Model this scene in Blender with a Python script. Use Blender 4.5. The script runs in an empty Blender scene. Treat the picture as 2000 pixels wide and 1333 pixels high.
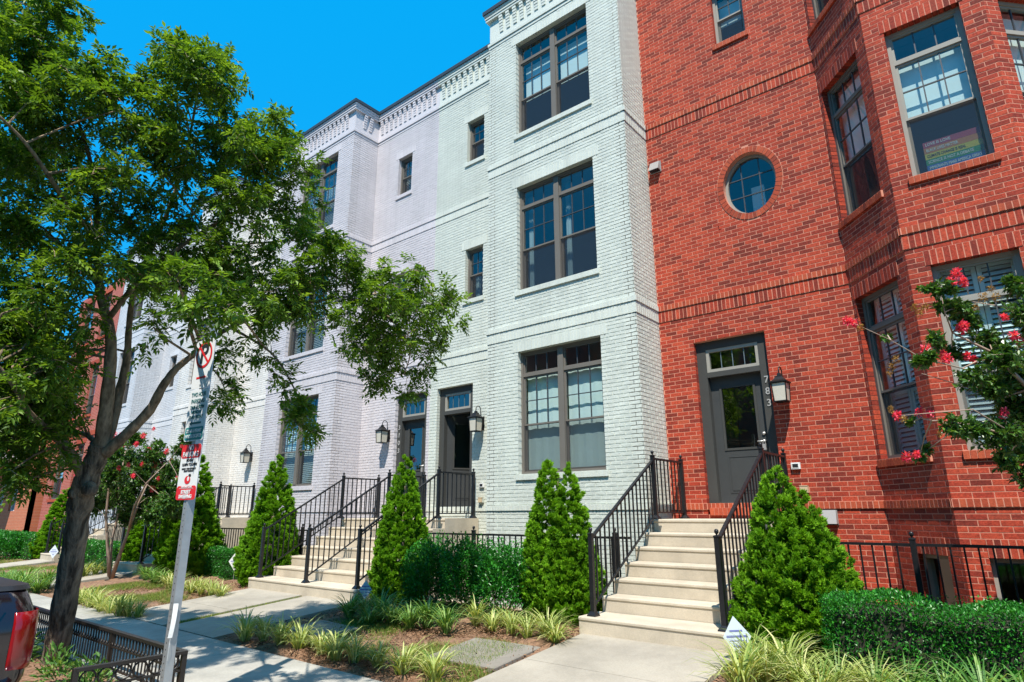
import bpy, math, random
import numpy as np
from mathutils import Vector, Matrix

random.seed(7)
rng = np.random.default_rng(11)
sc = bpy.context.scene
COL = sc.collection

# ------------------------------------------------------------------ camera
CAM = np.array([4.615, -9.804, 0.091])
YAW, PITCH, ROLL, FPX = math.radians(50.788), math.radians(15.661), math.radians(-0.23), 1201.28
_f = np.array([-math.cos(YAW) * math.cos(PITCH), math.sin(YAW) * math.cos(PITCH), math.sin(PITCH)])
_r = np.cross(_f, [0, 0, 1.0]); _r /= np.linalg.norm(_r)
_u = np.cross(_r, _f)
_r, _u = _r * math.cos(ROLL) + _u * math.sin(ROLL), -_r * math.sin(ROLL) + _u * math.cos(ROLL)
cd = bpy.data.cameras.new('camera')
cam = bpy.data.objects.new('camera', cd)
COL.objects.link(cam)
cd.sensor_width = 36.0
cd.lens = FPX / 2000 * 36
cd.clip_end = 2000
cam.matrix_world = Matrix(((_r[0], _u[0], -_f[0], CAM[0]), (_r[1], _u[1], -_f[1], CAM[1]), (_r[2], _u[2], -_f[2], CAM[2]), (0, 0, 0, 1)))
sc.camera = cam

# ------------------------------------------------------------------ sky, sun, exposure
SUN = Vector((0.62, -1.0, 1.93)).normalized()
w = bpy.data.worlds.new('World'); sc.world = w; w.use_nodes = True
nt = w.node_tree; nt.nodes.clear()
sky = nt.nodes.new('ShaderNodeTexSky'); sky.sky_type = 'NISHITA'; sky.sun_disc = False
sky.sun_elevation = math.asin(SUN.z); sky.sun_rotation = math.atan2(SUN.x, SUN.y)
sky.air_density = 1.0; sky.dust_density = 0.0; sky.ozone_density = 4.0; sky.altitude = 0
# the photographed sky is an even deep blue: most of the Nishita gradient is levelled towards that blue all round
hs = nt.nodes.new('ShaderNodeHueSaturation'); hs.inputs['Saturation'].default_value = 1.35; hs.inputs['Hue'].default_value = 0.482
mixn = nt.nodes.new('ShaderNodeMix'); mixn.data_type = 'RGBA'; mixn.inputs[0].default_value = 0.78
mixn.inputs[7].default_value = (0.0, 2.32, 5.35, 1)
bg = nt.nodes.new('ShaderNodeBackground'); bg.inputs['Strength'].default_value = 0.13
wo = nt.nodes.new('ShaderNodeOutputWorld')
nt.links.new(sky.outputs[0], hs.inputs['Color']); nt.links.new(hs.outputs[0], mixn.inputs[6]); nt.links.new(mixn.outputs[2], bg.inputs['Color']); nt.links.new(bg.outputs[0], wo.inputs['Surface'])
sd = bpy.data.lights.new('sun', 'SUN'); sd.energy = 5.0; sd.angle = math.radians(0.53); sd.color = (1.0, 0.945, 0.86)
so = bpy.data.objects.new('sun', sd); COL.objects.link(so)
so.rotation_euler = SUN.to_track_quat('Z', 'Y').to_euler(); so.location = (8, -20, 30)
sc.view_settings.view_transform = 'Standard'; sc.view_settings.look = 'None'
sc.view_settings.exposure = 0.62; sc.view_settings.gamma = 1.0
sc.view_settings.use_curve_mapping = False
sc.render.engine = 'CYCLES'
sc.cycles.use_denoising = True
sc.cycles.max_bounces = 8; sc.cycles.transparent_max_bounces = 16
sc.cycles.sample_clamp_indirect = 6.0

# ------------------------------------------------------------------ helpers
def px_ray(px, py):
    v = _f * FPX + _r * (px - 1000) + _u * (666.5 - py)
    return v / np.linalg.norm(v)
def at(px, py, depth):
    """a point of the place seen at a picture point, `depth` metres along the view axis"""
    v = _f + _r * (px - 1000) / FPX + _u * (666.5 - py) / FPX
    return Vector(CAM + depth * v)
def on_plane(px, py, axis, val):
    v = px_ray(px, py); i = 'XYZ'.index(axis)
    return Vector(CAM + v * (val - CAM[i]) / v[i])
def project(p):
    q = np.asarray(p, float) - CAM
    z = q @ _f
    return 1000 + FPX * (q @ _r) / z, 666.5 - FPX * (q @ _u) / z, z

def wloc(o):
    v = Vector((0, 0, 0))
    while o is not None:
        v += o.location; o = o.parent
    return v
def tag(o, label=None, cat=None, group=None, kind=None):
    if label: o['label'] = label
    if cat: o['category'] = cat
    if group: o['group'] = group
    if kind: o['kind'] = kind
    return o
def root(name, label, cat, loc=(0, 0, 0), group=None):
    o = bpy.data.objects.new(name, None); COL.objects.link(o)
    o.location = loc; o.empty_display_size = .2
    return tag(o, label, cat, group)
def link_mesh(name, me, parent=None, loc=(0, 0, 0), rz=0.0):
    """loc is a world location; it is stored relative to the parent chain"""
    o = bpy.data.objects.new(name, me); COL.objects.link(o)
    l = Vector(loc)
    if parent is not None:
        o.parent = parent; l = l - wloc(parent)
    o.location = l; o.rotation_euler = (0, 0, rz)
    return o
def copy_tree(o, parent=None):
    c = o.copy(); COL.objects.link(c)
    if parent is not None: c.parent = parent
    for ch in o.children: copy_tree(ch, c)
    return c

class MB:
    """collects shapes in world coordinates; build() links them as one mesh object"""
    def __init__(s): s.v = []; s.f = []; s.m = []; s.cur = 0
    def add(s, vs, fs):
        o = len(s.v); s.v.extend([tuple(p) for p in vs]); s.f.extend([tuple(i + o for i in f) for f in fs]); s.m.extend([s.cur] * len(fs)); return s
    def box(s, x0, x1, y0, y1, z0, z1):
        vs = [(x0, y0, z0), (x1, y0, z0), (x1, y1, z0), (x0, y1, z0), (x0, y0, z1), (x1, y0, z1), (x1, y1, z1), (x0, y1, z1)]
        return s.add(vs, [(0, 3, 2, 1), (4, 5, 6, 7), (0, 1, 5, 4), (1, 2, 6, 5), (2, 3, 7, 6), (3, 0, 4, 7)])
    def hexa(s, vs):
        return s.add(vs, [(0, 3, 2, 1), (4, 5, 6, 7), (0, 1, 5, 4), (1, 2, 6, 5), (2, 3, 7, 6), (3, 0, 4, 7)])
    def fbox(s, F, u0, u1, d0, d1, z0, z1):
        """box in a wall face's own frame (u along, d inwards, z up)"""
        P = F.pt
        return s.hexa([P(u0, d0, z0), P(u1, d0, z0), P(u1, d1, z0), P(u0, d1, z0), P(u0, d0, z1), P(u1, d0, z1), P(u1, d1, z1), P(u0, d1, z1)])
    def bevbox(s, x0, x1, y0, y1, z0, z1, b=.01):
        """box whose upper edges are chamfered"""
        vs = [(x0, y0, z0), (x1, y0, z0), (x1, y1, z0), (x0, y1, z0), (x0, y0, z1 - b), (x1, y0, z1 - b), (x1, y1, z1 - b), (x0, y1, z1 - b),
              (x0 + b, y0 + b, z1), (x1 - b, y0 + b, z1), (x1 - b, y1 - b, z1), (x0 + b, y1 - b, z1)]
        return s.add(vs, [(0, 3, 2, 1), (0, 1, 5, 4), (1, 2, 6, 5), (2, 3, 7, 6), (3, 0, 4, 7), (4, 5, 9, 8), (5, 6, 10, 9), (6, 7, 11, 10), (7, 4, 8, 11), (8, 9, 10, 11)])
    def tube(s, pts, rad, n=8, cap=True):
        pts = [Vector(p) for p in pts]
        if not hasattr(rad, '__len__'): rad = [rad] * len(pts)
        o = len(s.v); ref = None
        for i, p in enumerate(pts):
            t = (pts[min(i + 1, len(pts) - 1)] - pts[max(i - 1, 0)])
            if t.length < 1e-9: t = Vector((0, 0, 1))
            t.normalize()
            if ref is None: ref = t.orthogonal().normalized()
            a = (ref - t * ref.dot(t))
            a = a.normalized() if a.length > 1e-6 else t.orthogonal().normalized()
            ref = a; b = t.cross(a)
            for k in range(n):
                g = 2 * math.pi * k / n
                s.v.append(tuple(p + (a * math.cos(g) + b * math.sin(g)) * rad[i]))
        m = len(pts)
        fs = []
        for i in range(m - 1):
            for k in range(n):
                k2 = (k + 1) % n
                fs.append((o + i * n + k, o + i * n + k2, o + (i + 1) * n + k2, o + (i + 1) * n + k))
        if cap:
            fs.append(tuple(o + k for k in reversed(range(n)))); fs.append(tuple(o + (m - 1) * n + k for k in range(n)))
        s.f.extend(fs); s.m.extend([s.cur] * len(fs)); return s
    def lathe(s, c, prof, n=12):
        """prof: (radius, z) pairs round a vertical axis at c"""
        return s.tube_rings([(c[0], c[1], c[2] + z, r) for r, z in prof], n)
    def tube_rings(s, rings, n):
        o = len(s.v); fs = []
        for x, y, z, r in rings:
            for k in range(n):
                g = 2 * math.pi * (k + .5) / n
                s.v.append((x + r * math.cos(g), y + r * math.sin(g), z))
        m = len(rings)
        for i in range(m - 1):
            for k in range(n):
                k2 = (k + 1) % n
                fs.append((o + i * n + k, o + i * n + k2, o + (i + 1) * n + k2, o + (i + 1) * n + k))
        fs.append(tuple(o + k for k in reversed(range(n)))); fs.append(tuple(o + (m - 1) * n + k for k in range(n)))
        s.f.extend(fs); s.m.extend([s.cur] * len(fs)); return s
    def mesh(s, name, mats, off=(0, 0, 0), smooth=False):
        me = bpy.data.meshes.new(name)
        me.from_pydata([(x - off[0], y - off[1], z - off[2]) for x, y, z in s.v], [], s.f)
        for m in (mats if isinstance(mats, (list, tuple)) else [mats]): me.materials.append(m)
        if isinstance(mats, (list, tuple)) and len(mats) > 1: me.polygons.foreach_set('material_index', s.m)
        me.polygons.foreach_set('use_smooth', [bool(smooth)] * len(me.polygons))
        me.update(); return me
    def build(s, name, mats, parent=None, smooth=False, origin=None):
        off = wloc(parent) if parent is not None else Vector((0, 0, 0))
        if origin is not None: off = Vector(origin)
        me = s.mesh(name, mats, off, smooth)
        return link_mesh(name, me, parent, off)

def np_mesh(name, verts, nper, mats, off=(0, 0, 0), midx=None, smooth=False, col=None):
    """many equal polygons, given as an (n*nper, 3) array, as one mesh; col: a value per polygon in attribute tint"""
    verts = np.asarray(verts, np.float32) - np.asarray(off, np.float32)
    n = len(verts) // nper
    me = bpy.data.meshes.new(name)
    me.vertices.add(len(verts)); me.vertices.foreach_set('co', verts.ravel())
    me.loops.add(len(verts)); me.loops.foreach_set('vertex_index', np.arange(len(verts), dtype=np.int32))
    me.polygons.add(n); me.polygons.foreach_set('loop_start', np.arange(0, len(verts), nper, dtype=np.int32))
    for m in (mats if isinstance(mats, (list, tuple)) else [mats]): me.materials.append(m)
    if midx is not None: me.polygons.foreach_set('material_index', np.asarray(midx, np.int32))
    if col is not None:
        a = me.attributes.new('tint', 'FLOAT', 'FACE'); a.data.foreach_set('value', np.asarray(col, np.float32))
    me.update(calc_edges=True); me.validate()
    me.polygons.foreach_set('use_smooth', [bool(smooth)] * n)
    return me

# ------------------------------------------------------------------ materials
def mat(name, color=(.5, .5, .5), rough=.7, metal=0.0, spec=.5, var=0.0, vscale=6.0, bump=0.0, bscale=60.0, detail=6, color2=None):
    m = bpy.data.materials.new(name); m.use_nodes = True
    t = m.node_tree; b = t.nodes['Principled BSDF']
    b.inputs['Roughness'].default_value = rough; b.inputs['Metallic'].default_value = metal
    b.inputs['Specular IOR Level'].default_value = spec
    b.inputs['Base Color'].default_value = (*color, 1)
    tc = t.nodes.new('ShaderNodeTexCoord')
    if var > 0 or color2:
        n = t.nodes.new('ShaderNodeTexNoise'); n.inputs['Scale'].default_value = vscale; n.inputs['Detail'].default_value = detail; n.inputs['Roughness'].default_value = .65
        t.links.new(tc.outputs['Object'], n.inputs['Vector'])
        r = t.nodes.new('ShaderNodeValToRGB'); r.color_ramp.elements[0].position = .3; r.color_ramp.elements[1].position = .7
        c2 = color2 or tuple(min(1, c * (1 + var)) for c in color)
        c1 = color if color2 else tuple(c * (1 - var) for c in color)
        r.color_ramp.elements[0].color = (*c1, 1); r.color_ramp.elements[1].color = (*c2, 1)
        t.links.new(n.outputs['Fac'], r.inputs['Fac']); t.links.new(r.outputs[0], b.inputs['Base Color'])
    if bump > 0:
        n2 = t.nodes.new('ShaderNodeTexNoise'); n2.inputs['Scale'].default_value = bscale; n2.inputs['Detail'].default_value = 5
        t.links.new(tc.outputs['Object'], n2.inputs['Vector'])
        bp = t.nodes.new('ShaderNodeBump'); bp.inputs['Strength'].default_value = bump; bp.inputs['Distance'].default_value = .01
        t.links.new(n2.outputs['Fac'], bp.inputs['Height']); t.links.new(bp.outputs[0], b.inputs['Normal'])
    return m

def brick_mat(name, stops, rough=.85, mottling=.25, bump=.5, mscale=38, grime=.13):
    """each brick takes its own colour (random per loose piece and per object), with grain over it"""
    m = bpy.data.materials.new(name); m.use_nodes = True
    t = m.node_tree; b = t.nodes['Principled BSDF']; b.inputs['Roughness'].default_value = rough
    b.inputs['Specular IOR Level'].default_value = .3
    g = t.nodes.new('ShaderNodeNewGeometry'); oi = t.nodes.new('ShaderNodeObjectInfo')
    a = t.nodes.new('ShaderNodeMath'); a.operation = 'ADD'; fr = t.nodes.new('ShaderNodeMath'); fr.operation = 'FRACT'
    t.links.new(g.outputs['Random Per Island'], a.inputs[0]); t.links.new(oi.outputs['Random'], a.inputs[1]); t.links.new(a.outputs[0], fr.inputs[0])
    r = t.nodes.new('ShaderNodeValToRGB'); e = r.color_ramp.elements
    e[0].position = stops[0][0]; e[0].color = (*stops[0][1], 1); e[1].position = stops[-1][0]; e[1].color = (*stops[-1][1], 1)
    for p, c in stops[1:-1]:
        k = e.new(p); k.color = (*c, 1)
    t.links.new(fr.outputs[0], r.inputs['Fac'])
    n = t.nodes.new('ShaderNodeTexNoise'); n.inputs['Scale'].default_value = mscale; n.inputs['Detail'].default_value = 5; n.inputs['Roughness'].default_value = .7
    t.links.new(g.outputs['Position'], n.inputs['Vector'])
    n3 = t.nodes.new('ShaderNodeTexNoise'); n3.inputs['Scale'].default_value = 1.1; n3.inputs['Detail'].default_value = 4
    t.links.new(g.outputs['Position'], n3.inputs['Vector'])
    mr = t.nodes.new('ShaderNodeMapRange'); mr.inputs[1].default_value = .3; mr.inputs[2].default_value = .7; mr.inputs[3].default_value = 1 - mottling; mr.inputs[4].default_value = 1 + mottling * .6
    t.links.new(n.outputs['Fac'], mr.inputs[0])
    mr3 = t.nodes.new('ShaderNodeMapRange'); mr3.inputs[1].default_value = .3; mr3.inputs[2].default_value = .7; mr3.inputs[3].default_value = .93; mr3.inputs[4].default_value = 1.05
    t.links.new(n3.outputs['Fac'], mr3.inputs[0])
    mp = t.nodes.new('ShaderNodeMapping'); mp.inputs['Scale'].default_value = (5, 5, .22); t.links.new(g.outputs['Position'], mp.inputs['Vector'])
    n4 = t.nodes.new('ShaderNodeTexNoise'); n4.inputs['Scale'].default_value = 1.0; n4.inputs['Detail'].default_value = 5; n4.inputs['Roughness'].default_value = .6; t.links.new(mp.outputs[0], n4.inputs['Vector'])
    mr4 = t.nodes.new('ShaderNodeMapRange'); mr4.inputs[1].default_value = .32; mr4.inputs[2].default_value = .55; mr4.inputs[3].default_value = 1 - grime; mr4.inputs[4].default_value = 1.0; t.links.new(n4.outputs['Fac'], mr4.inputs[0])
    m5 = t.nodes.new('ShaderNodeMath'); m5.operation = 'MULTIPLY'; t.links.new(mr3.outputs[0], m5.inputs[0]); t.links.new(mr4.outputs[0], m5.inputs[1])
    ml = t.nodes.new('ShaderNodeMath'); ml.operation = 'MULTIPLY'; t.links.new(mr.outputs[0], ml.inputs[0]); t.links.new(m5.outputs[0], ml.inputs[1])
    mx = t.nodes.new('ShaderNodeVectorMath'); mx.operation = 'SCALE'
    t.links.new(r.outputs[0], mx.inputs[0]); t.links.new(ml.outputs[0], mx.inputs['Scale']); t.links.new(mx.outputs[0], b.inputs['Base Color'])
    bp = t.nodes.new('ShaderNodeBump'); bp.inputs['Strength'].default_value = bump; bp.inputs['Distance'].default_value = .006
    n2 = t.nodes.new('ShaderNodeTexNoise'); n2.inputs['Scale'].default_value = 70; n2.inputs['Detail'].default_value = 4
    t.links.new(g.outputs['Position'], n2.inputs['Vector']); t.links.new(n2.outputs['Fac'], bp.inputs['Height']); t.links.new(bp.outputs[0], b.inputs['Normal'])
    return m

def leaf_mat(name, dark, mid, light, trans=.35, rough=.45, spec=.4):
    m = bpy.data.materials.new(name); m.use_nodes = True
    t = m.node_tree; b = t.nodes['Principled BSDF']; out = t.nodes['Material Output']
    b.inputs['Roughness'].default_value = rough; b.inputs['Specular IOR Level'].default_value = spec
    at_ = t.nodes.new('ShaderNodeAttribute'); at_.attribute_name = 'tint'
    r = t.nodes.new('ShaderNodeValToRGB'); e = r.color_ramp.elements
    e[0].position = 0; e[0].color = (*dark, 1); e[1].position = 1; e[1].color = (*light, 1); k = e.new(.5); k.color = (*mid, 1)
    t.links.new(at_.outputs['Fac'], r.inputs['Fac']); t.links.new(r.outputs[0], b.inputs['Base Color'])
    tr = t.nodes.new('ShaderNodeBsdfTranslucent')
    ts = t.nodes.new('ShaderNodeVectorMath'); ts.operation = 'MULTIPLY'; ts.inputs[1].default_value = (1.5, 1.35, .5)
    t.links.new(r.outputs[0], ts.inputs[0]); t.links.new(ts.outputs[0], tr.inputs['Color'])
    mx = t.nodes.new('ShaderNodeMixShader'); mx.inputs[0].default_value = trans
    t.links.new(b.outputs[0], mx.inputs[1]); t.links.new(tr.outputs[0], mx.inputs[2]); t.links.new(mx.outputs[0], out.inputs['Surface'])
    return m

def glass_mat(name, tint=(.8, .93, .93), ior=1.5, boost=1.0):
    m = bpy.data.materials.new(name); m.use_nodes = True
    t = m.node_tree; t.nodes.clear()
    out = t.nodes.new('ShaderNodeOutputMaterial'); tr = t.nodes.new('ShaderNodeBsdfTransparent'); tr.inputs[0].default_value = (*tint, 1)
    gl = t.nodes.new('ShaderNodeBsdfGlossy'); gl.inputs['Roughness'].default_value = .015
    lw = t.nodes.new('ShaderNodeLayerWeight'); lw.inputs['Blend'].default_value = .5
    pw = t.nodes.new('ShaderNodeMath'); pw.operation = 'POWER'; pw.inputs[1].default_value = 4.0; t.links.new(lw.outputs['Facing'], pw.inputs[0])
    fr = t.nodes.new('ShaderNodeMath'); fr.operation = 'MULTIPLY_ADD'; fr.inputs[1].default_value = .9; fr.inputs[2].default_value = .075; t.links.new(pw.outputs[0], fr.inputs[0])
    tc = t.nodes.new('ShaderNodeTexCoord'); n = t.nodes.new('ShaderNodeTexNoise'); n.inputs['Scale'].default_value = 1.3; n.inputs['Detail'].default_value = 1
    t.links.new(tc.outputs['Object'], n.inputs['Vector'])
    bp = t.nodes.new('ShaderNodeBump'); bp.inputs['Strength'].default_value = .08; bp.inputs['Distance'].default_value = .05
    t.links.new(n.outputs['Fac'], bp.inputs['Height']); t.links.new(bp.outputs[0], gl.inputs['Normal'])
    ma = t.nodes.new('ShaderNodeMath'); ma.operation = 'MULTIPLY'; ma.inputs[1].default_value = boost; ma.use_clamp = True
    mx = t.nodes.new('ShaderNodeMixShader')
    t.links.new(fr.outputs[0], ma.inputs[0]); t.links.new(ma.outputs[0], mx.inputs[0])
    t.links.new(tr.outputs[0], mx.inputs[1]); t.links.new(gl.outputs[0], mx.inputs[2]); t.links.new(mx.outputs[0], out.inputs['Surface'])
    return m
def screen_mat(name, color=(.045, .05, .058), op=.38):
    m = bpy.data.materials.new(name); m.use_nodes = True
    t = m.node_tree; t.nodes.clear()
    out = t.nodes.new('ShaderNodeOutputMaterial'); tr = t.nodes.new('ShaderNodeBsdfTransparent'); df = t.nodes.new('ShaderNodeBsdfDiffuse'); df.inputs[0].default_value = (*color, 1)
    mx = t.nodes.new('ShaderNodeMixShader'); mx.inputs[0].default_value = op
    t.links.new(tr.outputs[0], mx.inputs[1]); t.links.new(df.outputs[0], mx.inputs[2]); t.links.new(mx.outputs[0], out.inputs['Surface'])
    return m

def weathered(name, color, vscale=2.0, stain=.22, bump=.3, bscale=110, stretch=(1, 1, 1), rough=.88, color2=None, c2pos=(.35, .62), dist=.01):
    """concrete or bark: two sizes of blotches, fine grain and a few dark stains"""
    m = bpy.data.materials.new(name); m.use_nodes = True; t = m.node_tree; b = t.nodes['Principled BSDF']; b.inputs['Roughness'].default_value = rough; b.inputs['Specular IOR Level'].default_value = .25
    g = t.nodes.new('ShaderNodeNewGeometry'); mp = t.nodes.new('ShaderNodeMapping'); mp.inputs['Scale'].default_value = stretch; t.links.new(g.outputs['Position'], mp.inputs['Vector'])
    def noise(sc_, det, rgh=.6):
        n = t.nodes.new('ShaderNodeTexNoise'); n.inputs['Scale'].default_value = sc_; n.inputs['Detail'].default_value = det; n.inputs['Roughness'].default_value = rgh; t.links.new(mp.outputs[0], n.inputs['Vector']); return n
    def rng_(n, a, b_, lo, hi):
        r = t.nodes.new('ShaderNodeMapRange'); r.inputs[1].default_value = a; r.inputs[2].default_value = b_; r.inputs[3].default_value = lo; r.inputs[4].default_value = hi; t.links.new(n.outputs['Fac'], r.inputs[0]); return r
    r1 = rng_(noise(vscale, 7, .68), .3, .62, 1 - stain, 1.05); r2 = rng_(noise(vscale * .35, 3), .35, .6, 1 - stain * .6, 1.04); r3 = rng_(noise(vscale * 34, 3), .3, .7, .90, 1.07)
    a = t.nodes.new('ShaderNodeMath'); a.operation = 'MULTIPLY'; t.links.new(r1.outputs[0], a.inputs[0]); t.links.new(r2.outputs[0], a.inputs[1])
    c = t.nodes.new('ShaderNodeMath'); c.operation = 'MULTIPLY'; t.links.new(a.outputs[0], c.inputs[0]); t.links.new(r3.outputs[0], c.inputs[1])
    v = t.nodes.new('ShaderNodeVectorMath'); v.operation = 'SCALE'; t.links.new(c.outputs[0], v.inputs['Scale'])
    if color2:
        rp = t.nodes.new('ShaderNodeValToRGB'); rp.color_ramp.elements[0].position = c2pos[0]; rp.color_ramp.elements[1].position = c2pos[1]; rp.color_ramp.elements[0].color = (*color, 1); rp.color_ramp.elements[1].color = (*color2, 1)
        t.links.new(noise(bscale * .5, 4).outputs['Fac'], rp.inputs['Fac']); t.links.new(rp.outputs[0], v.inputs[0])
    else: v.inputs[0].default_value = color
    t.links.new(v.outputs[0], b.inputs['Base Color'])
    bp = t.nodes.new('ShaderNodeBump'); bp.inputs['Strength'].default_value = bump; bp.inputs['Distance'].default_value = dist; t.links.new(noise(bscale, 5).outputs['Fac'], bp.inputs['Height']); t.links.new(bp.outputs[0], b.inputs['Normal'])
    return m
M = {}
M['red'] = brick_mat('red_brick', [(0, (.18, .027, .016)), (.16, (.26, .033, .018)), (.35, (.40, .047, .022)), (.62, (.49, .070, .031)), (.82, (.37, .045, .021)), (.92, (.23, .030, .018)), (1, (.45, .078, .036))], mottling=.48)
M['red_o'] = brick_mat('red_edge_brick', [(0, (.36, .058, .027)), (.5, (.47, .09, .038)), (.85, (.38, .062, .028)), (1, (.24, .042, .022))], mottling=.25)
M['red_mortar'] = mat('red_mortar', (.56, .235, .155), .95, var=.10, vscale=9, bump=.3, bscale=150)
def paint(name, c):
    a = brick_mat(name + '_paint', [(0, tuple(x * .96 for x in c)), (.5, c), (1, tuple(min(1, x * 1.03) for x in c))], rough=.62, mottling=.06, bump=.9, mscale=22, grime=.075)
    b = mat(name + '_mortar', tuple(x * .98 for x in c), .7, var=.03, vscale=5, bump=.5, bscale=90)
    return a, b
M['mint'], M['mint_m'] = paint('mint', (.608, .637, .565))
M['lav'], M['lav_m'] = paint('lavender', (.60, .565, .58))
M['white'], M['white_m'] = paint('white', (.72, .70, .66))
M['blue'], M['blue_m'] = paint('pale_blue', (.60, .61, .63))
M['coping'] = mat('coping_metal', (.055, .06, .065), .45, .3, var=.1)
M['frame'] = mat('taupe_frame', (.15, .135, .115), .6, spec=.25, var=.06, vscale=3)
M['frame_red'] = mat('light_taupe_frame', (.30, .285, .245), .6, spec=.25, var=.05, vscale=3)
M['muntin'] = mat('muntin_dark', (.05, .055, .06), .5)
M['muntin_pale'] = mat('muntin_pale', (.12, .16, .18), .5)
M['glass'] = glass_mat('window_glass', boost=1.7)
M['glass_d'] = glass_mat('door_glass', tint=(.5, .62, .5), boost=2.6)
M['screen'] = screen_mat('insect_screen')
M['blind'] = mat('white_shade', (.80, .82, .80), .8, var=.03, vscale=2)
M['slat'] = mat('blind_slat', (.78, .80, .78), .6)
M['shutter'] = mat('plantation_shutter', (.80, .83, .84), .45)
M['curtain'] = mat('sheer_curtain', (.30, .35, .37), .9)
M['room'] = mat('room_plaster', (.33, .33, .34), .9)
M['door'] = mat('door_grey_paint', (.05, .053, .053), .55, spec=.25, var=.08, vscale=3)
M['door_frame'] = mat('door_frame_paint', (.055, .056, .052), .65, spec=.2, var=.06, vscale=3)
M['iron'] = mat('black_iron', (.014, .014, .016), .38, .2, var=.3, vscale=20, bump=.15, bscale=120)
M['iron_b'] = mat('bronze_black_iron', (.03, .024, .02), .4, .3)
M['lantern'] = mat('lantern_bronze', (.022, .02, .019), .4, .5)
M['lantern_glass'] = mat('lantern_frosted_glass', (.56, .52, .43), .35, var=.06, vscale=8)
M['nickel'] = mat('brushed_nickel', (.62, .60, .56), .35, .6)
M['number'] = mat('number_silver', (.42, .41, .39), .4, .2)
M['plaster_w'] = mat('white_plastic', (.75, .75, .72), .5)
M['plastic_b'] = mat('beige_plastic', (.55, .42, .26), .55)
M['plastic_g'] = mat('grey_plastic', (.28, .27, .26), .5)
M['plastic_k'] = mat('black_plastic', (.02, .02, .022), .45)
M['stair'] = weathered('stair_concrete', (.55, .475, .365), 2.6, .18, .3, 100)
M['walk'] = weathered('walk_concrete', (.385, .345, .28), 1.7, .22, .3, 110)
M['side'] = weathered('sidewalk_concrete', (.40, .38, .33), 1.4, .28, .35, 100)
M['joint'] = mat('joint_sand', (.16, .14, .12), .95)
M['asphalt'] = mat('asphalt', (.05, .05, .052), .9, var=.25, vscale=5, bump=.6, bscale=160)
M['kerb'] = mat('granite_kerb', (.38, .37, .36), .85, var=.15, vscale=12, bump=.3, bscale=90)
M['mulch'] = mat('mulch', (.12, .062, .035), .95, color2=(.33, .19, .11), vscale=17, bump=1.0, bscale=70)
M['soil'] = mat('soil', (.10, .065, .04), .95, color2=(.2, .14, .09), vscale=8, bump=.8, bscale=50)
M['earth'] = mat('far_ground', (.12, .13, .07), .95, var=.25, vscale=.6)
M['slate'] = mat('stepping_slab', (.23, .205, .17), .85, var=.14, vscale=5, bump=.3, bscale=60)
M['steel'] = mat('galvanised_steel', (.42, .43, .43), .42, .55, var=.12, vscale=9)
M['white_sign'] = mat('sign_white', (.72, .73, .72), .4)
M['red_sign'] = mat('sign_red', (.66, .02, .025), .4)
M['teal_sign'] = mat('sign_teal', (.015, .22, .21), .4)
M['ink'] = mat('sign_ink', (.02, .02, .022), .5)
M['ink_teal'] = mat('sign_ink_teal', (.015, .13, .13), .5)
M['ink_blue'] = mat('sign_ink_blue', (.16, .18, .45), .5)
M['yard_sign'] = mat('yard_sign_blue_white', (.62, .70, .76), .4)
M['bark'] = weathered('street_tree_bark', (.07, .055, .042), 5, .35, 1.0, 9, (3.2, 3.2, .55), .92, (.33, .26, .19), (.36, .58), .05)
M['bark_s'] = weathered('limb_bark', (.13, .092, .06), 6, .3, .7, 14, (2.4, 2.4, .9), .88, (.36, .27, .18), (.35, .62), .02)
M['crape_bark'] = mat('crape_bark', (.26, .17, .12), .7, color2=(.42, .32, .25), vscale=5)
M['leaf'] = leaf_mat('street_tree_leaf', (.040, .10, .011), (.10, .205, .018), (.26, .42, .045), trans=.45)
M['arb'] = leaf_mat('arborvitae_spray', (.032, .115, .006), (.105, .275, .010), (.26, .50, .02), trans=.3, rough=.6, spec=.2)
M['box'] = leaf_mat('boxwood_leaf', (.012, .085, .012), (.028, .19, .018), (.075, .36, .03), trans=.25, rough=.36, spec=.38)
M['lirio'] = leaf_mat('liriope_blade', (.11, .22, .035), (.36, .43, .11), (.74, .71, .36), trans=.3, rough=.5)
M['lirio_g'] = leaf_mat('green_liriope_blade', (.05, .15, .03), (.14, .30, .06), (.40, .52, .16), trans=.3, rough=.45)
M['grass'] = leaf_mat('lawn_blade', (.05, .13, .012), (.13, .25, .025), (.42, .36, .10), trans=.3, rough=.6)
M['crape'] = leaf_mat('crape_leaf', (.025, .075, .014), (.06, .155, .024), (.17, .31, .05), trans=.3, rough=.35, spec=.5)
M['bloom'] = leaf_mat('crape_bloom', (.62, .02, .075), (.80, .06, .14), (.88, .22, .30), trans=.3, rough=.7)
M['seed'] = leaf_mat('crape_seedhead', (.20, .10, .025), (.36, .20, .05), (.50, .32, .10), trans=.2, rough=.8)
M['car'] = mat('dark_car_paint', (.012, .006, .008), .12, .0, spec=.8)
M['car_glass'] = mat('car_dark_glass', (.006, .007, .008), .05, spec=.8)
M['chrome'] = mat('chrome', (.6, .6, .6), .12, 1.0)
M['lens'] = mat('tail_lens', (.24, .004, .006), .12, spec=.8)
M['lens_d'] = mat('tail_lens_dark', (.16, .004, .006), .15, spec=.8)
M['tyre'] = mat('tyre_rubber', (.018, .018, .018), .85)
for i, c in enumerate([(.42, .05, .10), (.55, .20, .06), (.60, .50, .06), (.015, .25, .10), (.02, .13, .42)]): M['bow%d' % i] = mat('rainbow_stripe', c, .6)
M['deck'] = mat('porch_white', (.72, .72, .70), .5)

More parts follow.
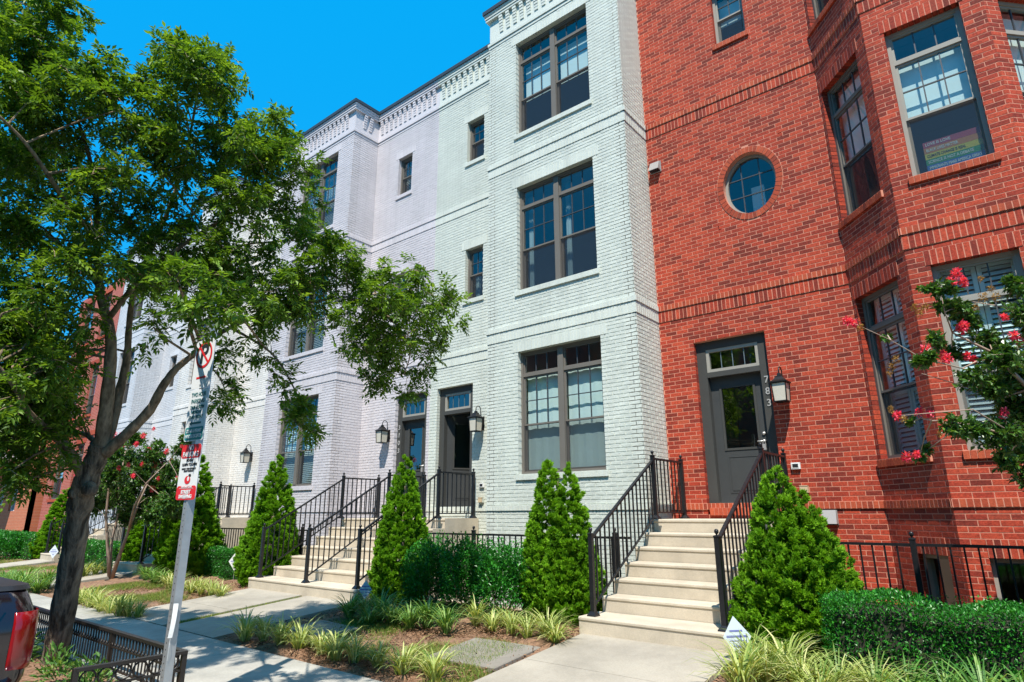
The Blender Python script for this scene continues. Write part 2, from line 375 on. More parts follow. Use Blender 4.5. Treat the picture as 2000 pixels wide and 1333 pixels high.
# lettering meshes first, while the scene is still small
def text_mesh(s, size=.1, ext=.0008, bold=0.0, align='CENTER', sx=1.0):
    c = bpy.data.curves.new('t', 'FONT'); c.body = s; c.size = size; c.align_x = align; c.align_y = 'CENTER'; c.extrude = ext; c.offset = bold; c.resolution_u = 3
    o = bpy.data.objects.new('t', c); COL.objects.link(o); bpy.context.view_layer.update()
    me = bpy.data.meshes.new_from_object(o.evaluated_get(bpy.context.evaluated_depsgraph_get()))
    bpy.data.objects.remove(o); bpy.data.curves.remove(c)
    if sx != 1.0:
        for v in me.vertices: v.co.x *= sx
    return me
def put_text(name, me, m, parent, origin, xdir, zdir=(0, 0, 1)):
    """stand a flat text mesh on a surface: xdir along the line, zdir up"""
    x = Vector(xdir).normalized(); z = Vector(zdir).normalized(); n = x.cross(z)
    me.transform(Matrix(((x[0], z[0], n[0], 0), (x[1], z[1], n[1], 0), (x[2], z[2], n[2], 0), (0, 0, 0, 1))))
    me.materials.clear(); me.materials.append(m)
    return link_mesh(name, me, parent, origin)
TX = {}
for key, s, size in [('7', '7', .155), ('8', '8', .155), ('3', '3', .155), ('1', '1', .155), ('0', '0', .155)]: TX[key] = text_mesh(s, size, .004, .002)
# ------------------------------------------------------------------ setting: ground, road, sidewalk, beds
ZS, ZR = -1.50, -1.63          # sidewalk and road level; z = 0 is the door landings
def bed_z(y):
    if y > -3.0: return -1.335
    return -1.335 - (min(-3.0 - y, 2.4)) * .075
def walk_z(y): return -1.295 - max(0, min(-3.0 - y, 2.4)) * .0855
def gp(px, py, lift=0.0):
    z = -1.4
    for _ in range(6):
        p = on_plane(px, py, 'Z', z); z = bed_z(p.y) + lift
    return Vector((p.x, p.y, bed_z(p.y)))
def struct(o): o['kind'] = 'structure'; return o
struct(MB().add([(-400, -400, -1.75), (400, -400, -1.75), (400, 400, -1.75), (-400, 400, -1.75)], [(0, 1, 2, 3)]).build('ground', M['earth']))
struct(MB().box(-90, 60, -17.5, -8.07, -1.9, ZR).build('road', M['asphalt']))
k = struct(MB().box(-90, 60, -8.062, -8.055, -1.9, ZR + .002).build('kerb', M['joint']))
km = MB(); km.bevbox(0, 1.79, -8.05, -7.90, -1.9, ZS, .012); kme = km.mesh('kerb_stone', M['kerb'])
for i in range(26): link_mesh('kerb_stone', kme, k, (-38 + i * 1.8, 0, 0))
struct(MB().box(-90, 60, -30, -17.5, -1.9, ZS).build('far_sidewalk', M['side']))

sw = struct(MB().box(-70, 40, -7.895, -5.38, -1.9, ZS - .035).build('sidewalk', M['joint']))
def slab_mesh(name, w_, d_, m_, t=.12, b=.008):
    return MB().bevbox(0, w_, 0, d_, -t, 0, b).mesh(name, m_)
sm = [slab_mesh('sidewalk_slab', 1.515, 1.585, M['side'])]
for i in range(30): link_mesh('slab', sm[0], sw, (-32.1 + i * 1.525, -6.975, ZS))
# strip between the sidewalk and the kerb: paved, apart from the tree box
TB0, TB1 = -6.4, -1.42           # tree box along x
for x0, x1 in [(-32, -22.5), (-22.5, -14.6), (TB1 + .02, 1.6), (1.62, 5.2), (5.22, 9)]:
    MB().bevbox(x0, x1 - .01, -7.89, -6.985, ZS - .12, ZS - .002, .008).build('slab', M['side'], sw)
struct(MB().box(TB0, TB1, -7.89, -6.985, -1.9, ZS - .02).build('tree_box_soil', M['mulch']))

# front-garden beds: a gently sloping sheet of mulch between the walks
def bed(x0, x1, name='mulch_bed'):
    nx = max(2, int((x1 - x0) / .12)); ys = np.linspace(-5.375, -1.8, 30); xs = np.linspace(x0, x1, nx)
    b = MB(); 
    for y in ys:
        for x in xs:
            e = .5 if (y in (ys[0], ys[-1]) or x in (xs[0], xs[-1])) else 1
            b.v.append((x, y, bed_z(y) - .012 + e * (.016 * math.sin(x * 5.1 + y * 3) + .02 * rng.standard_normal() * .5 + .018 * math.sin(x * 2.3 - y * 4.1))))
    for j in range(len(ys) - 1):
        for i in range(nx - 1):
            q = j * nx + i; b.f.append((q, q + 1, q + nx + 1, q + nx)); b.m.append(0)
    o = b.build(name, M['mulch'], smooth=True); struct(o)
    return o
bed(2.06, 9.0); bed(-4.18, .14); bed(-11.72, -7.60); bed(-13.05, -11.74 + .0); bed(-19.5, -14.9); bed(-30, -21.2)
# retaining strips towards the sunken areaway in front of the basements
MB().box(-32, 9.2, -1.80, -1.62, -3.0, -1.33).build('areaway_wall', M['stair'])['kind'] = 'structure'
struct(MB().box(-32, 9.2, -1.62, 1.0, -3.1, -2.85).build('areaway_floor', M['walk']))
# entry walks
def walkway(x0, x1, seams=(-4.2,)):
    ys = [-3.02, *seams, -5.372]
    r0 = None
    for i in range(len(ys) - 1):
        a, b_ = ys[i] - (.004 if i else 0), ys[i + 1] + .004
        mb = MB()
        za, zb = walk_z(a), walk_z(b_)
        mb.hexa([(x0, b_, -1.75), (x1, b_, -1.75), (x1, a, -1.75), (x0, a, -1.75), (x0, b_, zb), (x1, b_, zb), (x1, a, za), (x0, a, za)])
        m_ = M['walk']
        if r0 is None: r0 = struct(mb.build('walkway', m_))
        else: mb.build('slab', m_, r0)
walkway(.16, 2.05, (-4.15,)); walkway(-5.62, -4.2, (-4.3,)); walkway(-7.55, -5.78, (-4.3,)); walkway(-14.85, -13.1, (-4.3,)); walkway(-21.1, -19.6, (-4.3,))
gs = MB().hexa([(-5.78, -5.37, -1.8), (-5.62, -5.37, -1.8), (-5.62, -3.02, -1.8), (-5.78, -3.02, -1.8), (-5.78, -5.37, walk_z(-5.37) - .03), (-5.62, -5.37, walk_z(-5.37) - .03), (-5.62, -3.02, walk_z(-3.02) - .03), (-5.78, -3.02, walk_z(-3.02) - .03)]).build('walk_gap_soil', M['soil']); gs['kind'] = 'structure'

# ------------------------------------------------------------------ brick walls
C0, BL, E0 = .0677, .2033, .006
class Face:
    """a vertical wall face: u runs along it, d goes inwards, z up"""
    def __init__(s, p0, p1):
        s.p = Vector((p0[0], p0[1], 0)); dv = Vector((p1[0] - p0[0], p1[1] - p0[1], 0)); s.U = dv.length
        s.u = dv.normalized(); s.n = Vector((s.u.y, -s.u.x, 0)); s.rz = math.atan2(s.u.y, s.u.x)
    def pt(s, u, d, z):
        q = s.p + s.u * u - s.n * d; return (q.x, q.y, z)

def subtract(iv, cuts):
    out = [iv]
    for a, b in cuts:
        nx = []
        for s_, e_ in out:
            if b <= s_ or a >= e_: nx.append((s_, e_, None, None) if False else (s_, e_)); continue
            if a > s_: nx.append((s_, a))
            if b < e_: nx.append((b, e_))
        out = nx
    return out

class Brickwork:
    """gathers all bricks of one house; the 300 that show largest become single objects, the others one mesh"""
    def __init__(s, house, m, m_edge=None, e=.0072, jit=.0016): s.e = e; s.jit = jit; s.h = house; s.m = m; s.me = m_edge or m; s.loose = []; s.whole = []
    def brick(s, F, u0, u1, z0, z1, front, back=0.0, edge=0):
        s.loose.append((F, u0, u1, z0, z1, front, back, edge))
    def finish(s, singles=300, zmin=-9):
        full = []
        rest = []
        for b in s.loose:
            F, u0, u1, z0, z1, fr, bk, ed = b
            if ed == 0 and abs((u1 - u0) - (BL - .01)) < .004 and bk == 0 and z0 > zmin:
                x, y, dz = project(F.pt((u0 + u1) / 2, -fr, (z0 + z1) / 2))
                vis = F.n.dot(Vector(CAM) - Vector(F.pt(u0, 0, z0)))
                if 0 < x < 2000 and 0 < y < 1333 and dz > 0 and vis > 0:
                    full.append((vis / dz ** 3, b)); continue
            rest.append(b)
        full.sort(key=lambda t: -t[0])
        rest += [b for _, b in full[singles:]]
        full = [b for _, b in full[:singles]]
        var = []
        for k_ in range(5):
            L2, H2 = (BL - .01) / 2, .0288
            E0 = s.e; j = lambda: random.uniform(-s.jit, s.jit)
            fr = [(-L2 + j() + .002, -E0 + j(), -H2 + j() + .0015), (L2 + j() - .002, -E0 + j(), -H2 + j() + .0015), (L2 + j() - .002, -E0 + j(), H2 + j() - .0015), (-L2 + j() + .002, -E0 + j(), H2 + j() - .0015)]
            mm_ = -E0 + min(.003, E0 * .5); md = [(-L2, mm_, -H2), (L2, mm_, -H2), (L2, mm_, H2), (-L2, mm_, H2)]
            bk = [(-L2, .003, -H2), (L2, .003, -H2), (L2, .003, H2), (-L2, .003, H2)]
            fs = [(0, 1, 2, 3)]
            for q in range(4):
                r_ = (q + 1) % 4
                fs += [(4 + q, 4 + r_, r_, q), (8 + q, 8 + r_, 4 + r_, 4 + q)]
            var.append(MB().add(fr + md + bk, fs).mesh('brick', s.m))
        for F, u0, u1, z0, z1, fr, bk, ed in full:
            link_mesh('brick', random.choice(var), s.h, F.pt((u0 + u1) / 2, s.e - fr, (z0 + z1) / 2), F.rz)
        if not rest: return
        n = len(rest); A = np.zeros((n, 12, 3), np.float32); ei = np.zeros(n, np.int32); ch = .0018
        jit = rng.uniform(-s.jit, s.jit, (n, 4, 3))
        for i, (F, u0, u1, z0, z1, fr, bk, ed) in enumerate(rest):
            P = F.pt; m_ = -fr + min(.003, fr * .5)
            A[i, :4] = [P(u0 + ch, -fr, z0 + ch), P(u1 - ch, -fr, z0 + ch), P(u1 - ch, -fr, z1 - ch), P(u0 + ch, -fr, z1 - ch)]
            A[i, 4:8] = [P(u0, m_, z0), P(u1, m_, z0), P(u1, m_, z1), P(u0, m_, z1)]
            A[i, 8:] = [P(u0, bk + .003, z0), P(u1, bk + .003, z0), P(u1, bk + .003, z1), P(u0, bk + .003, z1)]
            ei[i] = 1 if ed == 2 else 0
        A[:, :4] += jit; A[:, 4:8] += jit * .6
        off = np.array(wloc(s.h)); me = bpy.data.meshes.new('brickwork')
        A = A.reshape(-1, 3) - off
        q = np.array([(0, 1, 2, 3)] + [(4 + k_, 4 + (k_ + 1) % 4, (k_ + 1) % 4, k_) for k_ in range(4)] + [(8 + k_, 8 + (k_ + 1) % 4, 4 + (k_ + 1) % 4, 4 + k_) for k_ in range(4)], np.int32)
        idx = (np.arange(n, dtype=np.int32)[:, None, None] * 12 + q[None]).reshape(-1)
        me.vertices.add(n * 12); me.vertices.foreach_set('co', A.ravel())
        me.loops.add(len(idx)); me.loops.foreach_set('vertex_index', idx)
        me.polygons.add(n * 9); me.polygons.foreach_set('loop_start', np.arange(0, n * 36, 4, dtype=np.int32))
        me.materials.append(s.m); me.materials.append(s.me); me.polygons.foreach_set('material_index', np.repeat(ei, 9))
        me.update(calc_edges=True); me.polygons.foreach_set('use_smooth', [False] * (n * 9))
        o = link_mesh('brickwork', me, s.h, wloc(s.h)); o['kind'] = 'stuff'

def lay_wall(house, F, segs, openings, bw, mortar, ext=(0, 0), core_back=.24, phase=0.0, name='wall', field=True, returns=(1, 1)):
    """segs: (z0, z1, kind, projection); openings: dicts u0 u1 z0 z1 (z snapped here to the courses); returns the openings"""
    E0 = bw.e; lines = []
    for z0, z1, kind, pr in segs:
        if kind == 'field':
            n = max(1, round((z1 - z0) / C0)); lines += [z0 + (z1 - z0) * i / n for i in range(n + 1)]
    for o in openings:
        o['z0'] = min(lines, key=lambda l: abs(l - o['z0'])); o['z1'] = min(lines, key=lambda l: abs(l - o['z1']))
    # core with the openings left out, jambs a little behind the brick ends
    us = sorted({-ext[0], F.U + ext[1], *[o['u0'] - .005 for o in openings], *[o['u1'] + .005 for o in openings]})
    zs = sorted({segs[0][0], segs[-1][1], *[o['z0'] - .004 for o in openings], *[o['z1'] + .004 for o in openings]})
    mb = MB()
    cell = {}
    for i in range(len(us) - 1):
        for j in range(len(zs) - 1):
            cu, cz = (us[i] + us[i + 1]) / 2, (zs[j] + zs[j + 1]) / 2
            cell[i, j] = not any(o['u0'] - .006 < cu < o['u1'] + .006 and o['z0'] - .005 < cz < o['z1'] + .005 for o in openings)
    for (i, j), ok in cell.items():
        if not ok: continue
        a, b, c, d = us[i], us[i + 1], zs[j], zs[j + 1]; P = F.pt; t = core_back
        quads = [[P(a, 0, c), P(b, 0, c), P(b, 0, d), P(a, 0, d)], [P(a, t, c), P(a, t, d), P(b, t, d), P(b, t, c)]]
        if not cell.get((i - 1, j), False): quads.append([P(a, t, c), P(a, 0, c), P(a, 0, d), P(a, t, d)])
        if not cell.get((i + 1, j), False): quads.append([P(b, 0, c), P(b, t, c), P(b, t, d), P(b, 0, d)])
        if not cell.get((i, j - 1), False): quads.append([P(a, 0, c), P(a, t, c), P(b, t, c), P(b, 0, c)])
        if not cell.get((i, j + 1), False): quads.append([P(a, 0, d), P(b, 0, d), P(b, t, d), P(a, t, d)])
        for q in quads: mb.add(q, [(0, 1, 2, 3)])
    rounds = [o for o in openings if o.get('round')]
    for o in rounds:   # the oval window: the square cell round it is filled by a plate with an oval hole
        N = 48; ua, ub, za, zb = o['u0'] - .005, o['u1'] + .005, o['z0'] - .004, o['z1'] + .004; b0 = len(mb.v)
        for i in range(N):
            t = 2 * math.pi * i / N; cx_, sx_ = math.cos(t), math.sin(t)
            k_ = min((ub - o['cu']) / cx_ if cx_ > 1e-9 else ((ua - o['cu']) / cx_ if cx_ < -1e-9 else 9e9), (zb - o['cz']) / sx_ if sx_ > 1e-9 else ((za - o['cz']) / sx_ if sx_ < -1e-9 else 9e9))
            mb.v += [F.pt(o['cu'] + cx_ * k_, 0, o['cz'] + sx_ * k_), F.pt(o['cu'] + cx_ * o['R'], 0, o['cz'] + sx_ * o['R2']), F.pt(o['cu'] + cx_ * o['R'], core_back, o['cz'] + sx_ * o['R2'])]
        for i in range(N):
            q = b0 + 3 * i; r_ = b0 + 3 * ((i + 1) % N); mb.f += [(q, r_, r_ + 1, q + 1), (q + 1, r_ + 1, r_ + 2, q + 2)]; mb.m += [0, 0]
    w_ = mb.build(name, mortar, house)
    # bands
    g = .01
    for z0, z1, kind, pr in segs:
        if kind == 'field': continue
        MB().fbox(F, -ext[0] - (pr if returns[0] else 0), F.U + ext[1] + (pr if returns[1] else 0), -pr - .0005, .01, z0 + .003, z1 - .003).build('band_bed', mortar, house)
        n = int(round((F.U + ext[0] + ext[1]) / C0)); st = (F.U + ext[0] + ext[1]) / n
        for i in range(n):
            u0 = -ext[0] + i * st + g / 2; u1 = -ext[0] + (i + 1) * st - g / 2
            if i == 0 and returns[0]: u0 -= pr
            if i == n - 1 and returns[1]: u1 += pr + E0 * .8
            bw.brick(F, u0, u1, z0 + .005, z1 - .004, pr + E0 + random.uniform(-.001, .0015), edge=2 if kind == 'rowlock' else 1)
    if not field: return openings
    row = 0
    for z0, z1, kind, pr in segs:
        if kind != 'field': row += 1; continue
        n = max(1, round((z1 - z0) / C0)); ch = (z1 - z0) / n
        for r in range(n):
            a, b = z0 + r * ch + .005, z0 + (r + 1) * ch - .005; zc = (a + b) / 2
            cuts = []
            for o in openings:
                if o.get('round'):
                    dz = abs(zc - o['cz']) / (o['R2'] + .115)
                    if dz < 1: h = (o['R'] + .115) * math.sqrt(1 - dz * dz); cuts.append((o['cu'] - h, o['cu'] + h))
                elif o['z0'] - .01 < zc < o['z1'] + .01: cuts.append((o['u0'], o['u1']))
            u = -ext[0] - BL + phase + (BL / 2 if row % 2 else 0)
            while u < F.U + ext[1]:
                s_, e_ = max(u + g / 2, -ext[0] - (E0 * .9 if returns[0] else 0)), min(u + BL - g / 2, F.U + ext[1] + (E0 * .9 if returns[1] else 0))
                u += BL
                if e_ - s_ < .012: continue
                for p, q in subtract((s_, e_), cuts):
                    if q - p < .015: continue
                    jamb = any(abs(p - c[1]) < 1e-6 or abs(q - c[0]) < 1e-6 for c in cuts)
                    bw.brick(F, p, q, a, b, E0 + random.uniform(-.4, .6) * bw.jit, back=.105 if jamb else 0.0)
            row += 1
    return openings

def soldier_head(house, F, u0, u1, z, bw, mortar, over=.10, h=.203, proj=.007):
    E0 = bw.e
    MB().fbox(F, u0 - over, u1 + over, -E0 - proj + bw.e * .9, .09, z + .004, z + h).build('lintel_bed', mortar, house)
    L = u1 - u0 + 2 * over; n = round(L / C0); st = L / n
    for i in range(n):
        bw.brick(F, u0 - over + i * st + .005, u0 - over + (i + 1) * st - .005, z + .002, z + h - .003, E0 + proj + random.uniform(-.001, .0015), back=.095, edge=1)
def rowlock_sill(parent, F, u0, u1, z, m, mortar, over=.05, h=.105, proj=.04):
    L = u1 - u0 + 2 * over; n = max(1, round(L / C0)); st = L / n
    MB().fbox(F, u0 - over + .004, u1 + over - .004, -proj + .006, .12, z - h + .006, z - .004).build('sill', mortar, parent)
    me = None
    for i in range(n):
        ua = u0 - over + i * st + .0045; ub = u0 - over + (i + 1) * st - .0045
        mb = MB(); P = F.pt; s_ = .012
        mb.hexa([P(ua, -proj, z - h), P(ub, -proj, z - h), P(ub, .1, z - h), P(ua, .1, z - h), P(ua, -proj, z - s_), P(ub, -proj, z - s_), P(ub, .1, z + .004), P(ua, .1, z + .004)])
        mb.build('sill_brick', m, parent)

# ------------------------------------------------------------------ windows and doors
def glaze(win, F, u0, u1, z0, z1, d, cols=1, rows=1, munt=None, glass=None, g=.008):
    """panes of one sash, each its own piece of glass, with its glazing bars"""
    for i in range(cols):
        for j in range(rows):
            a, b = u0 + (u1 - u0) * i / cols, u0 + (u1 - u0) * (i + 1) / cols
            c, e = z0 + (z1 - z0) * j / rows, z0 + (z1 - z0) * (j + 1) / rows
            MB().add([F.pt(a, d, c), F.pt(b, d, c), F.pt(b, d, e), F.pt(a, d, e)], [(0, 1, 2, 3)]).build('pane', glass or M['glass'], win)
    mm_ = munt or M['muntin']
    for i in range(1, cols):
        u = u0 + (u1 - u0) * i / cols; MB().fbox(F, u - g, u + g, d - .010, d + .012, z0, z1).build('glazing_bar', mm_, win)
    for j in range(1, rows):
        z = z0 + (z1 - z0) * j / rows; MB().fbox(F, u0, u1, d - .012, d + .010, z - g, z + g).build('glazing_bar', mm_, win)
def ring(F, u0, u1, z0, z1, w_, d0, d1, mb):
    mb.fbox(F, u0, u0 + w_, d0, d1, z0, z1); mb.fbox(F, u1 - w_, u1, d0, d1, z0, z1)
    mb.fbox(F, u0 + w_, u1 - w_, d0 + .0015, d1 - .0015, z0, z0 + w_); mb.fbox(F, u0 + w_, u1 - w_, d0 + .0015, d1 - .0015, z1 - w_, z1)
    return mb
def hung_window(house, F, u0, u1, z0, z1, fm, halves=1, transom=.19, cols=3, set_=.095, munt=None, upper_rows=2, mid=.60):
    """sash window, single or in a pair, with an optional transom light above"""
    a, b, c, e = u0 - .01, u1 + .01, z0 - .01, z1 + .01
    mb = MB(); ring(F, a, b, c, e, .058, set_, set_ + .11, mb)
    if halves == 2:
        um = (u0 + u1) / 2; mb.fbox(F, um - .058, um + .058, set_ - .012, set_ + .108, c + .058, e - .058)
        cells = [(a + .058, um - .058), (um + .058, b - .058)]
    else: cells = [(a + .058, b - .058)]
    H = z1 - z0; zt = z1 - H * transom if transom else z1 - .048; zm = z0 + H * (1 - mid) if transom else z0 + H * .5
    for p, q in cells:
        if transom: mb.fbox(F, p, q, set_ + .004, set_ + .10, zt - .055, zt)
    win = mb.build('window', fm, house)
    for p, q in cells:
        s1 = MB()
        if transom:
            ring(F, p, q, zt + .001, e - .059, .026, set_ + .022, set_ + .07, s1).build('transom_sash', fm, win)
            glaze(win, F, p + .026, q - .026, zt + .027, e - .085, set_ + .045, cols, 1, munt)
        ztop = zt - .056 if transom else e - .059
        ring(F, p, q, zm - .02, ztop, .03, set_ + .024, set_ + .066, MB()).build('upper_sash', fm, win)
        glaze(win, F, p + .03, q - .03, zm + .01, ztop - .03, set_ + .044, cols, upper_rows, munt)
        ring(F, p, q, c + .059, zm + .012, .032, set_ + .068, set_ + .1, MB()).build('lower_sash', fm, win)
        glaze(win, F, p + .032, q - .032, c + .091, zm - .02, set_ + .085)
        MB().add([F.pt(p + .004, set_ + .03, c + .062), F.pt(q - .004, set_ + .03, c + .062), F.pt(q - .004, set_ + .03, zm - .02), F.pt(p + .004, set_ + .03, zm - .02)], [(0, 1, 2, 3)]).build('insect_screen', M['screen'], win)
    return win
def shade(win, F, u0, u1, z0, z1, d=.30, wavy=0.0):
    """a roller shade hanging behind the glass"""
    b = MB(); n = 14
    for i in range(n + 1):
        u = u0 + (u1 - u0) * i / n; dd = d + wavy * math.sin(i * 1.7)
        b.v += [F.pt(u, dd, z0), F.pt(u, dd, z1)]
    for i in range(n): b.f.append((2 * i, 2 * i + 2, 2 * i + 3, 2 * i + 1)); b.m.append(0)
    b.build('roller_shade', M['blind'], win)
def slat_blind(win, F, u0, u1, z0, z1, d=.27, pitch=.05):
    b = MB(); z = z0
    while z < z1:
        b.add([F.pt(u0, d - .012, z - .020), F.pt(u1, d - .012, z - .020), F.pt(u1, d + .012, z + .024), F.pt(u0, d + .012, z + .024)], [(0, 1, 2, 3)])
        z += pitch
    o = b.build('blind', M['slat'], win); o['kind'] = 'stuff'
def shutter(win, F, u0, u1, z0, z1, d=.27, leaves=2, open_=.6):
    for k_ in range(leaves):
        a, b = u0 + (u1 - u0) * k_ / leaves + .004, u0 + (u1 - u0) * (k_ + 1) / leaves - .004
        mb = ring(F, a, b, z0, z1, .05, d, d + .03, MB()); fr = mb.build('shutter_leaf', M['shutter'], win)
        lv = MB(); z = z0 + .09
        while z < z1 - .07:
            h = .03 * math.cos(open_); t = .03 * math.sin(open_)
            lv.hexa([F.pt(a + .052, d + .015 - t, z - h), F.pt(b - .052, d + .015 - t, z - h), F.pt(b - .052, d + .021 - t, z - h), F.pt(a + .052, d + .021 - t, z - h),
                     F.pt(a + .052, d + .015 + t, z + h), F.pt(b - .052, d + .015 + t, z + h), F.pt(b - .052, d + .021 + t, z + h), F.pt(a + .052, d + .021 + t, z + h)])
            z += .064
        o = lv.build('shutter_louvres', M['shutter'], win); o['kind'] = 'stuff'
def curtain(win, F, u0, u1, z0, z1, d=.34):
    b = MB(); n = 16
    for i in range(n + 1):
        u = u0 + (u1 - u0) * i / n; dd = d + .03 * math.sin(i * 1.9)
        b.v += [F.pt(u, dd, z0), F.pt(u + random.uniform(-.01, .01), dd, z1)]
    for i in range(n): b.f.append((2 * i, 2 * i + 2, 2 * i + 3, 2 * i + 1)); b.m.append(0)
    b.build('curtain', M['curtain'], win, smooth=True)

def entry_door(house, F, u0, u1, z0, z1, digits='', digit_side=1, swing=0.0, lockbox=True, handle=1):
    """panelled door under a four-pane transom in a deep grey frame"""
    fm = M['door_frame']; s0 = .09
    fr = MB()
    fr.fbox(F, u0 - .01, u0 + .155, s0, s0 + .16, z0, z1 + .01); fr.fbox(F, u1 - .155, u1 + .01, s0, s0 + .16, z0, z1 + .01)
    fr.fbox(F, u0 + .155, u1 - .155, s0 + .002, s0 + .158, z1 - .13, z1 + .01)
    zt = z0 + 2.10
    fr.fbox(F, u0 + .155, u1 - .155, s0 - .008, s0 + .15, zt, zt + .085)
    frame = fr.build('door_frame', fm, house)
    tw = ring(F, u0 + .156, u1 - .156, zt + .087, z1 - .132, .05, s0 + .012, s0 + .09, MB()).build('transom_window', M['frame_red'], house)
    glaze(tw, F, u0 + .206, u1 - .206, zt + .137, z1 - .182, s0 + .05, 4, 1, M['muntin_pale'], M['glass_d'], .005)
    # the leaf hangs in its own frame of reference so that it can stand open
    a, b = u0 + .157, u1 - .157; d = s0 + .105
    hinge = F.pt(a, d, 0)
    class G: pass
    L = Face(hinge[:2], (hinge[0] + math.cos(F.rz + swing) * 1.0, hinge[1] + math.sin(F.rz + swing) * 1.0)); W = b - a
    lf = MB(); zb, ztp = z0 + .012, zt - .004
    g0, g1, gz0, gz1 = .17, W - .17, z0 + .92, zt - .19
    lf.fbox(L, 0, W, 0, .045, zb, gz0); lf.fbox(L, 0, W, 0, .045, gz1, ztp); lf.fbox(L, 0, g0, .001, .044, gz0, gz1); lf.fbox(L, g1, W, .001, .044, gz0, gz1)
    door = lf.build('door', M['door'], house)
    ring(L, g0 - .03, g1 + .03, gz0 - .03, gz1 + .03, .035, -.012, .003, MB()).build('glass_bead', M['door_frame'], door)
    MB().add([L.pt(g0, .02, gz0), L.pt(g1, .02, gz0), L.pt(g1, .02, gz1), L.pt(g0, .02, gz1)], [(0, 1, 2, 3)]).build('pane', M['glass_d'], door)
    pz0, pz1 = z0 + .22, z0 + .80
    ring(L, .17, W - .17, pz0, pz1, .022, -.007, .002, MB()).build('panel_moulding', M['door'], door)
    MB().fbox(L, .21, W - .21, -.006, .002, pz0 + .04, pz1 - .04).build('panel', M['door'], door)
    hu = W - .08 if handle > 0 else .08
    hb = MB(); hb.tube([L.pt(hu, -.001, z0 + 1.0), L.pt(hu, -.05, z0 + 1.0)], .022, 10); hb.tube([L.pt(hu, -.05, z0 + 1.0), L.pt(hu - .1 * handle, -.055, z0 + 1.0)], .01, 8)
    hb.tube([L.pt(hu, -.001, z0 + 1.12), L.pt(hu, -.02, z0 + 1.12)], .026, 10); hb.build('handle', M['nickel'], door, smooth=True)
    if lockbox:
        lb = MB(); lb.fbox(L, hu - .02, hu + .03, -.09, -.05, z0 + .86, z0 + .95); lb.tube([L.pt(hu - .012, -.07, z0 + .945), L.pt(hu - .012, -.07, z0 + .99), L.pt(hu + .022, -.07, z0 + .99), L.pt(hu + .022, -.07, z0 + .945)], .005, 6)
        lb.build('lockbox', M['plastic_g'], door)
    th = MB().fbox(F, u0 + .155, u1 - .155, s0 - .02, s0 + .2, z0 - .03, z0 + .01).build('threshold', M['nickel'], house)
    for i, dg in enumerate(digits):
        me = TX[dg].copy(); uu = (u1 - .075) if digit_side > 0 else (u0 + .075)
        put_text('house_number', me, M['number'], frame, F.pt(uu, s0 - .006, z0 + 1.94 - i * .185), F.u)
    return door
# ------------------------------------------------------------------ houses
F1 = 3.731                         # floor to floor
ZB, ZTOP = -2.85, 11.40
def storey_segs(top=10.467, n=3):
    s = [(ZB, .135, 'field', 0), (.135, .237, 'rowlock', .02)]
    z = .237
    for k_ in range(n):
        b = 3.352 + k_ * F1
        if b > top - .3: break
        s += [(z, b, 'field', 0), (b, b + .203, 'soldier', .013), (b + .203, b + .305, 'rowlock', .03)]; z = b + .305
    s.append((z, top, 'field', 0))
    return s
def shell(house, x0, x1, front, m_side, back=8.0, y0=.24):
    """party walls, rear wall, roof and floors, so that the rooms are dark"""
    MB().box(x0 + .02, x0 + .12, y0 + .02, back, ZB, 11.2).build('party_wall', M['room'], house)
    MB().box(x1 - .12, x1 - .02, y0 + .02, back, ZB, 11.2).build('party_wall', M['room'], house)
    MB().box(x0 + .02, x1 - .02, back, back + .2, ZB, 11.2).build('rear_wall', M['room'], house)
    for z in (-.05, 3.60, 7.33):
        MB().box(x0 + .13, x1 - .13, front + .26, back - .01, z - .25, z).build('floor_slab', M['room'], house)
    MB().box(x0 + .01, x1 - .01, front + .1, back + .19, 11.201, 11.35).build('roof', M['coping'], house)
    MB().box(x0 + .13, x1 - .13, 3.2, 3.3, ZB, 11.19).build('partition', M['room'], house)

def cornice(house, F, m, mm, ext=(0, 0), ret=(0, 0), skip=0.0, dz=0.0):
    """corbelled brick cornice with brackets below a dark metal coping"""
    rows = [(10.467, 10.53, .02), (10.545, 10.61, .04)]
    a, b = -ext[0], F.U + ext[1]
    MB().fbox(F, a, b, -.003, .24, 10.467, 11.42).build('frieze', mm, house)
    for z0, z1, pr in rows + [(11.235, 11.295, .075), (11.30, 11.36, .09), (11.365, 11.42, .105)]:
        n = max(1, round((b - a) / BL))
        MB().fbox(F, a - pr * ret[0], b + pr * ret[1], -pr, -.001, z0, z1).build('cornice_course', m, house)
    # brackets: each grows outwards course by course
    L = b - a; n = int((L - skip) / .2)
    off = (L - (n - 1) * .2) / 2
    me = MB(); G = Face((0, 0), (1, 0))
    for i in range(6): me.fbox(G, -.05, .05, -.018 - i * .0095, -.002, 10.79 + i * .0735, 10.79 + i * .0735 + .063)
    me.fbox(G, -.045, .045, -.022, -.002, 10.79, 11.23)
    me = me.mesh('cornice_bracket', m)
    for i in range(n):
        u = a + off + i * .2
        link_mesh('cornice_bracket', me, house, F.pt(u, 0, 0), F.rz)
    cp = MB(); cp.fbox(F, a - .131 * ret[0], b + .131 * ret[1], -.135, .3 - dz, 11.421 + dz, 11.52 + dz); cp.build('coping', M['coping'], house)

def basement_window(house, F, u0, u1, z0, z1):
    mb = ring(F, u0, u1, z0, z1, .05, .10, .2, MB()); wn = mb.build('basement_window', M['frame_red'], house)
    MB().add([F.pt(u0 + .05, .15, z0 + .05), F.pt(u1 - .05, .15, z0 + .05), F.pt(u1 - .05, .15, z1 - .05), F.pt(u0 + .05, .15, z1 - .05)], [(0, 1, 2, 3)]).build('pane', M['glass'], wn)

